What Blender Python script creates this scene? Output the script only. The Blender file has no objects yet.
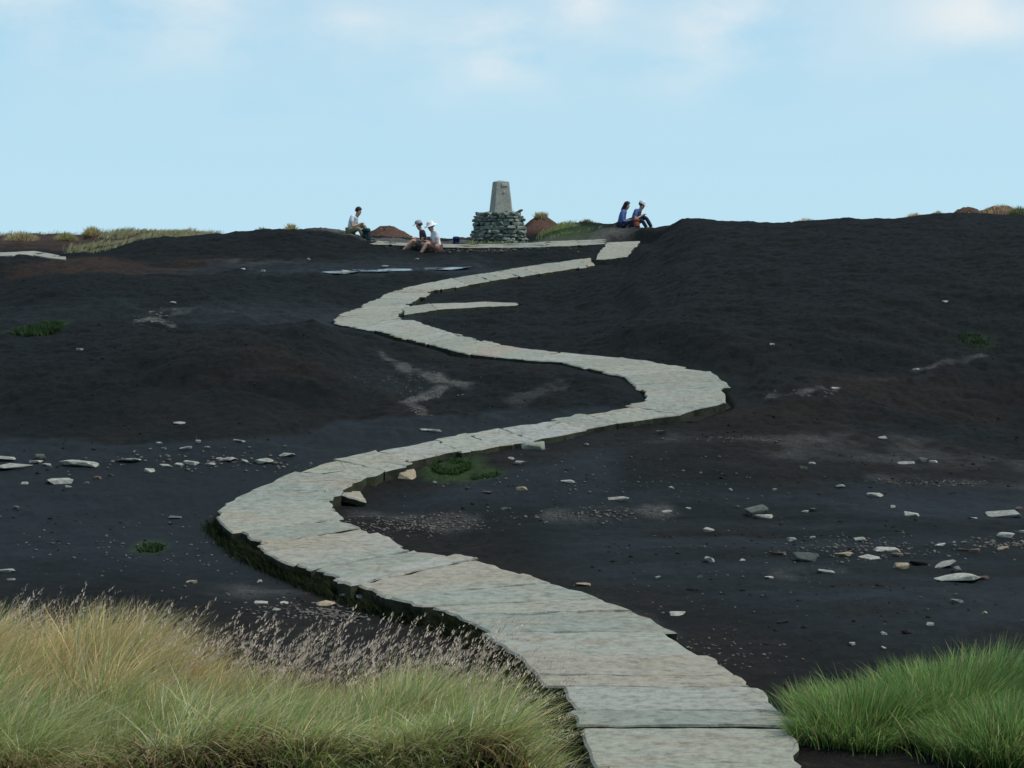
import bpy, bmesh, math, random
import numpy as np
from mathutils import Vector, Matrix, Quaternion

random.seed(7)
rng = np.random.default_rng(11)
sc = bpy.context.scene
col = sc.collection
R = math.radians
F = 2000.0          # focal length in pixels of a 1024 px wide frame
CZ = 2.6            # eye height above the lowest peat flat
HOR = 250.0         # image row of the eye level
SUN_EL, SUN_AZ = 56.0, 93.0

# ------------------------------------------------------------------ noise
def _hash(ix, iy, s):
    h = (ix.astype(np.int64) * 374761393 + iy.astype(np.int64) * 668265263 + s * 974711) & 0xffffffff
    h = ((h ^ (h >> 13)) * 1274126177) & 0xffffffff
    h = (h ^ (h >> 16)) & 0xffffffff
    return h / 4294967295.0

def vnoise(x, y, s=0):
    x = np.asarray(x, float); y = np.asarray(y, float)
    ix = np.floor(x); iy = np.floor(y)
    fx = x - ix; fy = y - iy
    fx = fx * fx * fx * (fx * (fx * 6 - 15) + 10); fy = fy * fy * fy * (fy * (fy * 6 - 15) + 10)
    a = _hash(ix, iy, s); b = _hash(ix + 1, iy, s); c = _hash(ix, iy + 1, s); d = _hash(ix + 1, iy + 1, s)
    return (a + (b - a) * fx) * (1 - fy) + (c + (d - c) * fx) * fy - 0.5

def fbm(x, y, s=0, oct=4, gain=0.5):
    t = 0; a = 1.0; f = 1.0
    for k in range(oct):
        t = t + a * vnoise(x * f + 17.3 * k, y * f - 9.1 * k, s + k)
        a *= gain; f *= 2.03
    return t

def sstep(a, b, x):
    t = np.clip((x - a) / (b - a), 0, 1)
    return t * t * (3 - 2 * t)

# ------------------------------------------------------------------ relief
def pchip(xs, ys):
    xs = np.array(xs, float); ys = np.array(ys, float)
    h = np.diff(xs); d = np.diff(ys) / h
    m = np.zeros_like(xs)
    for i in range(1, len(xs) - 1):
        if d[i-1] * d[i] > 0:
            w1 = 2 * h[i] + h[i-1]; w2 = h[i] + 2 * h[i-1]
            m[i] = (w1 + w2) / (w1 / d[i-1] + w2 / d[i])
    m[0] = d[0]; m[-1] = d[-1]
    def f(x):
        x = np.asarray(x, float)
        i = np.clip(np.searchsorted(xs, x) - 1, 0, len(xs) - 2)
        t = np.clip((x - xs[i]) / h[i], 0, 1)
        h00 = 2*t**3 - 3*t**2 + 1; h10 = t**3 - 2*t**2 + t; h01 = -2*t**3 + 3*t**2; h11 = t**3 - t**2
        return h00*ys[i] + h10*h[i]*m[i] + h01*ys[i+1] + h11*h[i]*m[i+1]
    return f

def prof(pts):      # (distance, apparent row) pairs -> height over distance
    Y = [p[0] for p in pts]; Z = [CZ - (p[1] - HOR) / F * p[0] for p in pts]
    Y = [-60, 0, 4.6] + Y; Z = [1.3, 1.0, 0.95] + Z
    Y += [115, 180, 420, 900]; Z += [Z[-1] - 2.5, Z[-1] - 7, Z[-1] - 26, Z[-1] - 60]
    return pchip(Y, Z)

near = [(9, 827), (10, 768), (11.5, 690), (13.3, 620), (15.5, 562), (18, 505)]
PATH = near + [(20, 455), (21.5, 428), (23, 395), (24.5, 375), (27, 355), (30, 337), (33, 320), (36, 306), (40, 287), (44, 268),
               (46.5, 257.5), (49, 245), (52, 242.5), (56, 241), (70, 243)]
Zp = prof(PATH)
nl = [(9, 827), (10, 770), (11.5, 700), (13.3, 632), (15.5, 572), (18, 508)]
cols = [
 (-400, nl + [(20.5, 445), (24, 380), (27, 348), (31, 330), (37, 296), (39.5, 288), (43, 284), (46, 262), (50, 254), (58, 242), (70, 236), (80, 240)]),
 (0,    nl + [(20.5, 447), (22.5, 405), (24.5, 366), (27, 346), (31, 332), (35, 308), (37.5, 292), (39.5, 288), (42.5, 284), (45.5, 261), (49, 259), (58, 247), (70, 236.5), (80, 240)]),
 (70,   nl + [(20.5, 445), (22.5, 400), (24.5, 360), (26.5, 342), (29, 339), (33, 318), (37, 283), (39, 276), (42, 275), (45.5, 257), (49, 259), (58, 247), (70, 236), (80, 240)]),
 (150,  nl + [(20.5, 443), (22.5, 398), (24.5, 357), (26.5, 334), (29, 340), (33, 318), (37, 290), (40, 277), (43, 276), (46, 262), (50, 240), (52, 238), (58, 243), (70, 233), (80, 239)]),
 (230,  nl + [(20.3, 441), (22.3, 398), (24.5, 350), (26.5, 327), (29, 337), (33, 317), (38, 287), (41, 279), (44, 272), (46, 262), (50, 236), (52, 234), (58, 238), (70, 237), (80, 240)]),
 (310,  nl + [(20, 442), (22, 412), (24.5, 360), (27, 322), (29, 333), (33, 318), (38, 293), (41, 284), (44, 270), (46.5, 257), (50, 232), (52, 228.5), (58, 236), (70, 240), (80, 244)]),
 (375,  near + [(20, 455), (22, 418), (24.5, 375), (27, 347), (30, 336), (33, 320), (36, 306), (40, 287), (44, 270), (46.5, 258), (50, 243), (52, 240), (56, 238), (70, 243)]),
 (440,  near + [(20, 455), (21.5, 430), (23, 402), (25.5, 366), (27.5, 352), (30, 338), (33, 321), (36, 306), (40, 287), (44, 269), (46.5, 261), (48.5, 250), (50, 246), (52, 245), (56, 240), (70, 242)]),
 (520,  near + [(20, 452), (21.5, 428), (23, 399), (25, 370), (27, 355), (30, 337), (33, 321), (36, 307), (40, 288), (44, 269), (46.5, 261), (48.5, 250), (50, 246), (52, 245), (56, 239), (70, 242)]),
 (570,  near + [(20, 452), (21.5, 428), (23, 396), (24.5, 372), (27, 354), (30, 337), (33, 320), (36, 304), (40, 284), (44, 267), (46.5, 258), (48.5, 248), (51, 241), (54, 228), (57, 224), (70, 240)]),
 (615,  near + [(20, 455), (21.5, 428), (23, 395), (24.5, 374), (27, 352), (30, 332), (33, 312), (36, 296), (40, 276), (44, 262), (46.5, 254), (49, 243), (51.5, 232), (54, 224), (58, 227), (70, 240)]),
 (650,  near + [(20, 455), (21.5, 428), (23, 393), (24.5, 369), (27, 340), (30, 314), (33, 294), (36, 278), (40, 258), (44, 244), (47, 236), (50, 231), (53, 229), (58, 233), (70, 240)]),
 (705,  near + [(20, 455), (21.5, 427), (23, 393), (24.5, 367), (27, 332), (30, 303), (33, 280), (36, 261), (40, 239), (43, 226), (46, 219.5), (50, 224), (58, 235), (70, 240)]),
 (790,  near + [(20, 458), (21.5, 430), (23, 402), (24.5, 375), (27, 335), (30, 302), (33, 278), (36, 259), (40, 240), (43, 230), (47, 225), (52, 226), (58, 232), (70, 238)]),
 (870,  near + [(20, 460), (21.5, 435), (23, 411), (24.5, 382), (27, 338), (30, 300), (33, 274), (36, 256), (40, 237), (44, 223), (47, 220), (52, 221), (58, 228), (70, 236)]),
 (945,  near + [(20, 462), (21.5, 440), (23, 420), (24.5, 390), (27, 342), (30, 302), (33, 274), (36, 254), (40, 234), (44, 219), (48, 214.5), (54, 217), (60, 220), (70, 232)]),
 (1024, near + [(20, 464), (21.5, 446), (23, 428), (24.5, 396), (27, 344), (30, 302), (33, 273), (36, 252), (40, 234), (45, 222), (49, 217.5), (54, 216), (60, 216), (70, 226)]),
 (1400, near + [(20, 464), (21.5, 446), (23, 428), (24.5, 396), (27, 344), (30, 302), (33, 273), (36, 252), (40, 234), (45, 224), (49, 220), (54, 219), (60, 218), (70, 226)]),
]
CU = np.array([c[0] for c in cols], float)
CF = [prof(c[1]) for c in cols]

# path cross-sections, near to far: left edge and right edge as seen (column, row)
SECT = [(608, 800, 792, 795), (598, 768, 782, 762), (588, 735, 788, 734), (557, 688, 750, 690), (528, 656, 712, 658), (476, 622, 655, 622), (440, 609, 606, 603),
        (400, 599, 545, 586), (353, 585, 468, 560), (309, 568, 410, 550), (262, 548, 370, 529), (234, 530, 340, 518), (219, 513, 330, 508),
        (228, 501, 326, 498), (262, 486, 342, 487), (302, 469, 364, 476), (350, 455, 392, 467), (406, 446, 432, 457), (460, 435, 486, 447),
        (513, 425, 548, 438), (560, 419, 592, 428), (605, 411, 642, 418), (640, 405, 702, 413), (651, 401, 734, 400), (640, 387, 722, 384),
        (624, 375, 706, 371), (595, 370, 665, 366), (569, 362, 621, 358), (530, 360, 565, 353), (480, 356, 508, 347), (423, 343, 457, 336),
        (380, 331, 424, 324), (334, 324, 398, 317), (337, 316, 400, 311), (364, 306, 408, 305), (398, 290, 432, 291), (456, 277, 470, 284),
        (500, 271, 520, 276), (552, 263, 570, 268.5), (590, 258, 594, 265)]
SPUR = [(402, 308, 404, 314), (433, 303.5, 440, 309), (470, 302, 474, 306.5), (500, 301.6, 502, 305.3), (516, 302.6, 517, 304.6)]
LAST = [(597, 260, 627, 256.5), (601, 251, 633, 248), (608, 242.5, 638, 241)]

def row_to_Y(row, f=None):
    ys = np.linspace(8.5, 60, 4000)
    rr = HOR + F * (CZ - Zp(ys)) / ys
    i = np.argmax(rr <= row)
    return float(ys[i])

def unproj(px, row):
    Y = row_to_Y(row); return np.array([(px - 512) / F * Y, Y, float(Zp(Y))])

def sections(lst): return [(unproj(a, b), unproj(c, d)) for a, b, c, d in lst]
def unproj_at(px, row, Y): return np.array([(px - 512) / F * Y, Y, CZ - (row - HOR) / F * Y])
S_MAIN, S_SPUR = sections(SECT), sections(SPUR)
S_LAST = [(unproj_at(a, b, y0), unproj_at(c, d, y1)) for (a, b, c, d), y0, y1 in zip(LAST, (46.6, 47.8, 49.2), (47.0, 48.3, 49.6))]
CLINE = [np.array([(l[:2] + r[:2]) / 2 for l, r in s]) for s in (S_MAIN, S_SPUR, S_LAST)]
HALF = [np.array([np.linalg.norm(l[:2] - r[:2]) / 2 for l, r in s]) for s in (S_MAIN, S_SPUR, S_LAST)]

def path_dist(X, Y):
    """distance beyond the path's edge (negative under it) and side (+ left of travel)"""
    best = np.full(X.shape, 1e9); side = np.zeros(X.shape); zc = np.zeros(X.shape)
    for C, H, S in zip(CLINE, HALF, (S_MAIN, S_SPUR, S_LAST)):
        ZC = [float(l[2] + r[2]) / 2 for l, r in S]
        for i in range(len(C) - 1):
            a, b = C[i], C[i+1]; ab = b - a; L2 = ab @ ab
            t = np.clip(((X - a[0]) * ab[0] + (Y - a[1]) * ab[1]) / L2, 0, 1)
            dx = X - a[0] - t * ab[0]; dy = Y - a[1] - t * ab[1]
            d = np.hypot(dx, dy)
            hw = H[i] + (H[i+1] - H[i]) * t
            n = np.array([-ab[1], ab[0]]) / math.sqrt(L2)
            # oblique cross-sections are wider than the path itself
            obl = min(1.0, 0.55 / max(hw.mean() if hasattr(hw, 'mean') else hw, 0.3))
            dd = d - hw * obl
            m = dd < best
            best = np.where(m, dd, best); side = np.where(m, dx * n[0] + dy * n[1], side)
            zc = np.where(m, ZC[i] + (ZC[i+1] - ZC[i]) * t, zc)
    return best, side, zc

def bank_back(X, Y):
    u = X / np.maximum(Y, 3) * F + 512
    return np.interp(u, [-300, 0, 150, 300, 450, 560, 640], [8.9, 8.0, 7.2, 6.7, 6.45, 6.25, 6.0]) + 0.5 * vnoise(X * 1.3, X * 0 + 7.7, 93)
def bank_edge(Y): return 0.27 - 0.24 * (Y - 5.2) + 0.18 * vnoise(Y * 1.7, Y * 0 + 3.1, 91)

def base_h(X, Y):
    Yc = np.maximum(Y, 3.0)
    U = X / Yc * F + 512
    wob = fbm(X * 0.35, Y * 0.35, 5, 3)
    U = U + 50 * vnoise(X * 0.2 + 4, Y * 0.25, 21) * sstep(18, 26, Y)
    i = np.clip(np.searchsorted(CU, U) - 1, 0, len(CU) - 2)
    t = np.clip((U - CU[i]) / (CU[i+1] - CU[i]), 0, 1); t = t * t * (3 - 2 * t)
    Z = np.array([f(Y) for f in CF])
    idx = np.arange(X.size).reshape(X.shape)
    Zf = Z.reshape(len(CF), -1)
    za = np.take_along_axis(Zf, i.reshape(1, -1), 0)[0].reshape(X.shape)
    zb = np.take_along_axis(Zf, (i + 1).reshape(1, -1), 0)[0].reshape(X.shape)
    z = za + (zb - za) * t
    z = z + wob * 0.05 * sstep(9, 14, Y) * (1 - 0.6 * sstep(40, 50, Y))
    return z

def height(X, Y, fine=True):
    X = np.asarray(X, float); Y = np.asarray(Y, float)
    z = base_h(X, Y)
    inb = (Y > 7) & (Y < 58) & (np.abs(X) < 9)
    d = np.full(X.shape, 9.0); s = np.zeros(X.shape); zc = np.zeros(X.shape)
    if inb.any():
        dd, ss, zz = path_dist(X[inb], Y[inb]); d[inb] = dd; s[inb] = ss; zc[inb] = zz
    w = 1 - sstep(0.30, 1.6 - 0.8 * sstep(45, 47, Y), d)
    zp = np.where(Y > 46, zc, Zp(Y))
    z = z + (zp - (0.035 + 0.085 * sstep(0.03, -0.05, d)) - z) * w
    # peat worn away beside the flags
    wear = (1 - sstep(0.35, 1.3, d)) * sstep(-0.03, 0.06, d)
    z = z - wear * np.where(s > 0, 0.085 * sstep(19, 17.5, Y), 0.02) * sstep(9.5, 11, Y) - 0.07 * wear * (s < 0) * sstep(17.6, 18.2, Y) * sstep(20.2, 19.4, Y)
    if fine:
        amp = sstep(0.0, 0.5, d) * 0.9 + 0.1
        rough = 0.05 * fbm(X * 1.3, Y * 1.3, 33, 3) + 0.028 * fbm(X * 6, Y * 6, 44, 3) + 0.012 * fbm(X * 22, Y * 22, 55, 2)
        slope_up = sstep(19, 24, Y)
        z = z + amp * rough * (0.5 + 0.9 * slope_up) * sstep(3, 6, Y)
        hag = np.maximum(0, fbm(X * 0.9, Y * 0.6, 77, 3) - 0.12)
        z = z + amp * 0.16 * hag * slope_up
    # grassy bank at the viewer's left
    be = bank_edge(Y)
    lip = 5.33 + 0.20 * vnoise(X * 2.3, X * 0, 61) + 0.12 * vnoise(X * 9, X * 0, 62)
    zb = 1.215 - 0.165 * (Y - 5.3) + 0.07 * fbm(X * 1.6, Y * 1.6, 71, 3)
    wb = sstep(be + 0.22, be - 0.22, X) * sstep(lip - 0.20, lip, Y) * (1 - sstep(-0.1, 1.6, Y - bank_back(X, Y)))
    z = z + (np.maximum(zb, z) - z) * wb
    return z

def hpt(x, y): return float(height(np.array([x]), np.array([y]))[0])

def on_ground(px, row, y0=5.0, y1=78.0):
    Y = np.concatenate([np.arange(y0, 30, 0.02), np.arange(30, y1, 0.05)])
    X = (px - 512) / F * Y
    z = height(X, Y)
    ray = CZ - (row - HOR) / F * Y
    k = np.argmax(z >= ray)
    if z[k] < ray[k]: k = len(Y) - 1
    return Vector((float(X[k]), float(Y[k]), float(z[k])))

# ------------------------------------------------------------------ mesh helpers
def mesh_np(name, V, faces_idx, totals, colors=None, smooth=False, attr='Col'):
    me = bpy.data.meshes.new(name)
    V = np.asarray(V, np.float32); faces_idx = np.asarray(faces_idx, np.int32).ravel(); totals = np.asarray(totals, np.int32)
    me.vertices.add(len(V)); me.vertices.foreach_set('co', V.ravel())
    me.loops.add(len(faces_idx)); me.loops.foreach_set('vertex_index', faces_idx)
    me.polygons.add(len(totals))
    st = np.zeros(len(totals), np.int32); st[1:] = np.cumsum(totals)[:-1]
    me.polygons.foreach_set('loop_start', st)
    if smooth: me.polygons.foreach_set('use_smooth', np.ones(len(totals), bool))
    if colors is not None:
        a = me.attributes.new(attr, 'FLOAT_COLOR', 'POINT')
        c = np.ones((len(V), 4), np.float32); c[:, :colors.shape[1]] = colors
        a.data.foreach_set('color', c.ravel())
    me.update(calc_edges=True); me.validate()
    return me

def link(name, me, mat=None, parent=None, loc=None):
    o = bpy.data.objects.new(name, me); col.objects.link(o)
    if mat is not None and me is not None:
        for m in (mat if isinstance(mat, (list, tuple)) else [mat]): me.materials.append(m)
    if parent is not None: o.parent = parent
    if loc is not None: o.location = loc
    return o

def from_bm(name, bm, mat=None, parent=None, loc=None, smooth=False):
    me = bpy.data.meshes.new(name); bm.normal_update(); bm.to_mesh(me); bm.free()
    if smooth:
        for p in me.polygons: p.use_smooth = True
    return link(name, me, mat, parent, loc)

def tag(o, label=None, cat=None, group=None, kind=None):
    if label: o['label'] = label
    if cat: o['category'] = cat
    if group: o['group'] = group
    if kind: o['kind'] = kind
    return o

def empty(name, loc, rz=0):
    o = bpy.data.objects.new(name, None); col.objects.link(o)
    o.location = loc; o.rotation_euler = (0, 0, rz); o.empty_display_size = 0.2
    return o

# ------------------------------------------------------------------ materials
def nmat(name):
    m = bpy.data.materials.new(name); m.use_nodes = True
    nt = m.node_tree; b = nt.nodes['Principled BSDF']
    return m, nt, b

def N(nt, typ, **kw):
    n = nt.nodes.new(typ)
    for k, v in kw.items():
        if k == 'inp':
            for kk, vv in v.items(): n.inputs[kk].default_value = vv
        else: setattr(n, k, v)
    return n

def ramp(nt, fac, stops):
    r = N(nt, 'ShaderNodeValToRGB'); els = r.color_ramp.elements
    while len(els) < len(stops): els.new(0.5)
    for e, (p, c) in zip(els, stops): e.position = p; e.color = (*c, 1) if len(c) == 3 else c
    nt.links.new(fac, r.inputs[0]); return r.outputs[0]

def mix(nt, fac, a, b, typ='MIX'):
    n = N(nt, 'ShaderNodeMix', data_type='RGBA', blend_type=typ)
    for s, v in ((0, fac), (6, a), (7, b)):
        if hasattr(v, 'links') or hasattr(v, 'is_linked'): nt.links.new(v, n.inputs[s])
        elif isinstance(v, (int, float)): n.inputs[s].default_value = v
        else: n.inputs[s].default_value = (*v, 1)
    return n.outputs[2]

def mth(nt, op, a, b=0.0, c=None, clamp=False):
    n = N(nt, 'ShaderNodeMath', operation=op, use_clamp=clamp)
    for i, v in enumerate((a, b) if c is None else (a, b, c)):
        if hasattr(v, 'is_linked'): nt.links.new(v, n.inputs[i])
        else: n.inputs[i].default_value = v
    return n.outputs[0]

def noise(nt, vec, scale, detail=5, rough=0.6, dist=0.0):
    n = N(nt, 'ShaderNodeTexNoise'); n.inputs['Scale'].default_value = scale; n.inputs['Detail'].default_value = detail
    n.inputs['Roughness'].default_value = rough; n.inputs['Distortion'].default_value = dist
    if vec is not None: nt.links.new(vec, n.inputs['Vector'])
    return n.outputs[0]

def bump(nt, b, h, strength, dist):
    n = N(nt, 'ShaderNodeBump'); n.inputs['Strength'].default_value = strength; n.inputs['Distance'].default_value = dist
    nt.links.new(h, n.inputs['Height']); nt.links.new(n.outputs[0], b.inputs['Normal'])

def ground_mat():
    m, nt, b = nmat('peat'); L = nt.links
    geo = N(nt, 'ShaderNodeNewGeometry').outputs['Position']
    at = N(nt, 'ShaderNodeAttribute', attribute_name='mask')
    sep = N(nt, 'ShaderNodeSeparateColor'); L.new(at.outputs['Color'], sep.inputs[0])
    wet, brown, grit, moss = sep.outputs[0], sep.outputs[1], sep.outputs[2], at.outputs['Alpha']
    n1 = noise(nt, geo, 1.6, 6, 0.65); n2 = noise(nt, geo, 11, 6, 0.7); n3 = noise(nt, geo, 55, 4, 0.7)
    peat = ramp(nt, n2, [(0.3, (0.0032, 0.0056, 0.0058)), (0.52, (0.0054, 0.0084, 0.0086)), (0.72, (0.0108, 0.0136, 0.0134))])
    pb = ramp(nt, n2, [(0.3, (0.0072, 0.0066, 0.0056)), (0.55, (0.0145, 0.0122, 0.0100)), (0.75, (0.031, 0.0250, 0.0205))])
    c = mix(nt, mth(nt, 'MULTIPLY', brown, mth(nt, 'MULTIPLY_ADD', n1, 1.4, 0.2), clamp=True), peat, pb)
    c = mix(nt, mth(nt, 'SUBTRACT', brown, 1.0, clamp=True), c, ramp(nt, n2, [(0.3, (0.028, 0.018, 0.0155)), (0.7, (0.075, 0.047, 0.039))]))
    c = mix(nt, 1.0, c, ramp(nt, noise(nt, geo, 0.9, 7, 0.72), [(0.3, (0.62, 0.64, 0.66)), (0.5, (1, 1, 1)), (0.7, (1.55, 1.5, 1.45))]), 'MULTIPLY')
    wc = ramp(nt, n2, [(0.3, (0.0068, 0.0110, 0.0134)), (0.7, (0.0138, 0.0190, 0.0218))])
    c = mix(nt, wet, c, wc)
    gm = mth(nt, 'MULTIPLY', grit, ramp(nt, mth(nt, 'ADD', mth(nt, 'MULTIPLY', n2, 0.6), mth(nt, 'MULTIPLY', n3, 0.4)), [(0.38, (0.22, 0.22, 0.22)), (0.62, (1, 1, 1))]), clamp=True)
    gc = ramp(nt, n3, [(0.35, (0.05, 0.051, 0.050)), (0.65, (0.18, 0.178, 0.168))])
    c = mix(nt, gm, c, gc)
    # scattered crumbs of stone and root
    crumbs = ramp(nt, noise(nt, geo, 38, 2, 0.5), [(0.70, (0, 0, 0)), (0.76, (1, 1, 1))])
    c = mix(nt, mth(nt, 'MULTIPLY', crumbs, 0.3), c, (0.035, 0.034, 0.034))
    mm = mth(nt, 'MULTIPLY', moss, ramp(nt, n2, [(0.32, (0, 0, 0)), (0.52, (1, 1, 1))]), clamp=True)
    c = mix(nt, mm, c, ramp(nt, n3, [(0.3, (0.015, 0.03, 0.01)), (0.7, (0.04, 0.075, 0.022))]))
    L.new(c, b.inputs['Base Color'])
    rg = mth(nt, 'SUBTRACT', 0.93, mth(nt, 'MULTIPLY', wet, mth(nt, 'MULTIPLY_ADD', n1, 0.3, 0.02)))
    L.new(rg, b.inputs['Roughness'])
    b.inputs['Specular IOR Level'].default_value = 0.12
    h = mth(nt, 'ADD', mth(nt, 'MULTIPLY', n2, 0.65), mth(nt, 'MULTIPLY', n3, 0.35))
    bs = N(nt, 'ShaderNodeBump'); bs.inputs['Distance'].default_value = 0.09
    L.new(mth(nt, 'SUBTRACT', 0.75, mth(nt, 'MULTIPLY', wet, 0.45)), bs.inputs['Strength']); L.new(h, bs.inputs['Height']); L.new(bs.outputs[0], b.inputs['Normal'])
    return m

def flag_mat():
    m, nt, b = nmat('gritstone_flag'); L = nt.links
    geo = N(nt, 'ShaderNodeNewGeometry').outputs['Position']
    rnd = N(nt, 'ShaderNodeObjectInfo').outputs['Random']
    mp = N(nt, 'ShaderNodeMapping'); mp.inputs['Scale'].default_value = (1, 3.2, 1)
    L.new(geo, mp.inputs['Vector'])
    n1 = noise(nt, mp.outputs[0], 1.5, 6, 0.62, 0.6); n2 = noise(nt, geo, 14, 6, 0.7); n3 = noise(nt, geo, 70, 3, 0.7)
    base = ramp(nt, rnd, [(0.0, (0.225, 0.245, 0.208)), (0.35, (0.258, 0.278, 0.238)), (0.6, (0.278, 0.284, 0.230)), (0.82, (0.292, 0.306, 0.276)), (0.93, (0.285, 0.274, 0.220)), (1.0, (0.295, 0.262, 0.208))])
    och = ramp(nt, n1, [(0.51, (0, 0, 0)), (0.64, (1, 1, 1))])
    c = mix(nt, mth(nt, 'MULTIPLY', och, 0.7), base, (0.30, 0.258, 0.192))
    c = mix(nt, 1.0, c, ramp(nt, n2, [(0.28, (0.52, 0.54, 0.53)), (0.5, (0.97, 0.97, 0.97)), (0.75, (1.24, 1.24, 1.22))]), 'MULTIPLY')
    drk = ramp(nt, noise(nt, mp.outputs[0], 5.5, 5, 0.75), [(0.57, (0, 0, 0)), (0.70, (1, 1, 1))])
    c = mix(nt, mth(nt, 'MULTIPLY', drk, 0.6), c, (0.085, 0.09, 0.078))
    mp2 = N(nt, 'ShaderNodeMapping'); mp2.inputs['Scale'].default_value = (0.9, 7.0, 1); L.new(geo, mp2.inputs['Vector'])
    cn = noise(nt, mp2.outputs[0], 1.6, 7, 0.68, 0.5)
    crk = ramp(nt, mth(nt, 'ABSOLUTE', mth(nt, 'SUBTRACT', cn, 0.52)), [(0.0, (1, 1, 1)), (0.012, (0, 0, 0))])
    crk = mth(nt, 'MULTIPLY', crk, ramp(nt, n1, [(0.42, (0, 0, 0)), (0.56, (1, 1, 1))]))
    c = mix(nt, mth(nt, 'MULTIPLY', crk, 0.8), c, (0.06, 0.065, 0.05))
    lich = ramp(nt, noise(nt, geo, 6.5, 6, 0.75), [(0.60, (0, 0, 0)), (0.72, (1, 1, 1))])
    c = mix(nt, mth(nt, 'MULTIPLY', lich, 0.45), c, (0.38, 0.39, 0.345))
    L.new(c, b.inputs['Base Color']); b.inputs['Roughness'].default_value = 0.85; b.inputs['Specular IOR Level'].default_value = 0.25
    bump(nt, b, mth(nt, 'ADD', mth(nt, 'MULTIPLY', n2, 0.7), mth(nt, 'MULTIPLY', n3, 0.3)), 0.5, 0.025)
    return m

def stone_mat(name, dark, light, moss=0.0):
    m, nt, b = nmat(name); L = nt.links
    tc = N(nt, 'ShaderNodeNewGeometry').outputs['Position']
    rnd = N(nt, 'ShaderNodeObjectInfo').outputs['Random']
    n2 = noise(nt, tc, 22, 5, 0.7); n1 = noise(nt, tc, 5, 3, 0.6)
    c = ramp(nt, n2, [(0.32, dark), (0.68, light)])
    c = mix(nt, 1.0, c, ramp(nt, rnd, [(0, (0.72, 0.73, 0.73)), (1, (1.15, 1.13, 1.08))]), 'MULTIPLY')
    if moss: c = mix(nt, mth(nt, 'MULTIPLY', ramp(nt, n1, [(0.45, (0, 0, 0)), (0.6, (1, 1, 1))]), moss), c, (0.06, 0.075, 0.03))
    L.new(c, b.inputs['Base Color']); b.inputs['Roughness'].default_value = 0.88; b.inputs['Specular IOR Level'].default_value = 0.2
    bump(nt, b, n2, 0.4, 0.02)
    return m

def plain(name, c, rough=0.85, var=0.25, scale=30, spec=0.2):
    m, nt, b = nmat(name)
    tc = N(nt, 'ShaderNodeTexCoord').outputs['Object']
    n = noise(nt, tc, scale, 4, 0.6)
    lo = tuple(x * (1 - var) for x in c); hi = tuple(min(1, x * (1 + var)) for x in c)
    nt.links.new(ramp(nt, n, [(0.3, lo), (0.7, hi)]), b.inputs['Base Color'])
    b.inputs['Roughness'].default_value = rough; b.inputs['Specular IOR Level'].default_value = spec
    return m

def leaf_mat(name, trans=0.35):
    m, nt, b = nmat(name); L = nt.links
    at = N(nt, 'ShaderNodeAttribute', attribute_name='Col').outputs['Color']
    L.new(at, b.inputs['Base Color']); b.inputs['Roughness'].default_value = 0.6; b.inputs['Specular IOR Level'].default_value = 0.2
    t = N(nt, 'ShaderNodeBsdfTranslucent'); L.new(at, t.inputs[0])
    mx = N(nt, 'ShaderNodeMixShader'); mx.inputs[0].default_value = trans
    L.new(b.outputs[0], mx.inputs[1]); L.new(t.outputs[0], mx.inputs[2]); L.new(mx.outputs[0], nt.nodes['Material Output'].inputs[0])
    return m

M_ground = ground_mat(); M_flag = flag_mat(); M_leaf = leaf_mat('grass_blades', 0.45)
M_pale = stone_mat('pale_grit', (0.16, 0.165, 0.15), (0.42, 0.42, 0.375))
M_och = stone_mat('ochre_grit', (0.20, 0.165, 0.11), (0.40, 0.34, 0.25))
M_grey = stone_mat('grey_grit', (0.055, 0.062, 0.06), (0.14, 0.15, 0.14), 0.4)
M_brown = stone_mat('brown_grit', (0.06, 0.042, 0.034), (0.15, 0.11, 0.09))
M_clod = stone_mat('peat_clod', (0.006, 0.006, 0.007), (0.018, 0.017, 0.018))
M_cairn = stone_mat('cairn_stone', (0.10, 0.13, 0.12), (0.28, 0.315, 0.285), 0.35)
M_conc = stone_mat('weathered_concrete', (0.22, 0.23, 0.205), (0.36, 0.365, 0.325), 0.15)
M_hag = stone_mat('red_peat', (0.055, 0.029, 0.022), (0.14, 0.078, 0.060))
M_metal = plain('dull_brass', (0.42, 0.40, 0.34), 0.5)

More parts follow.
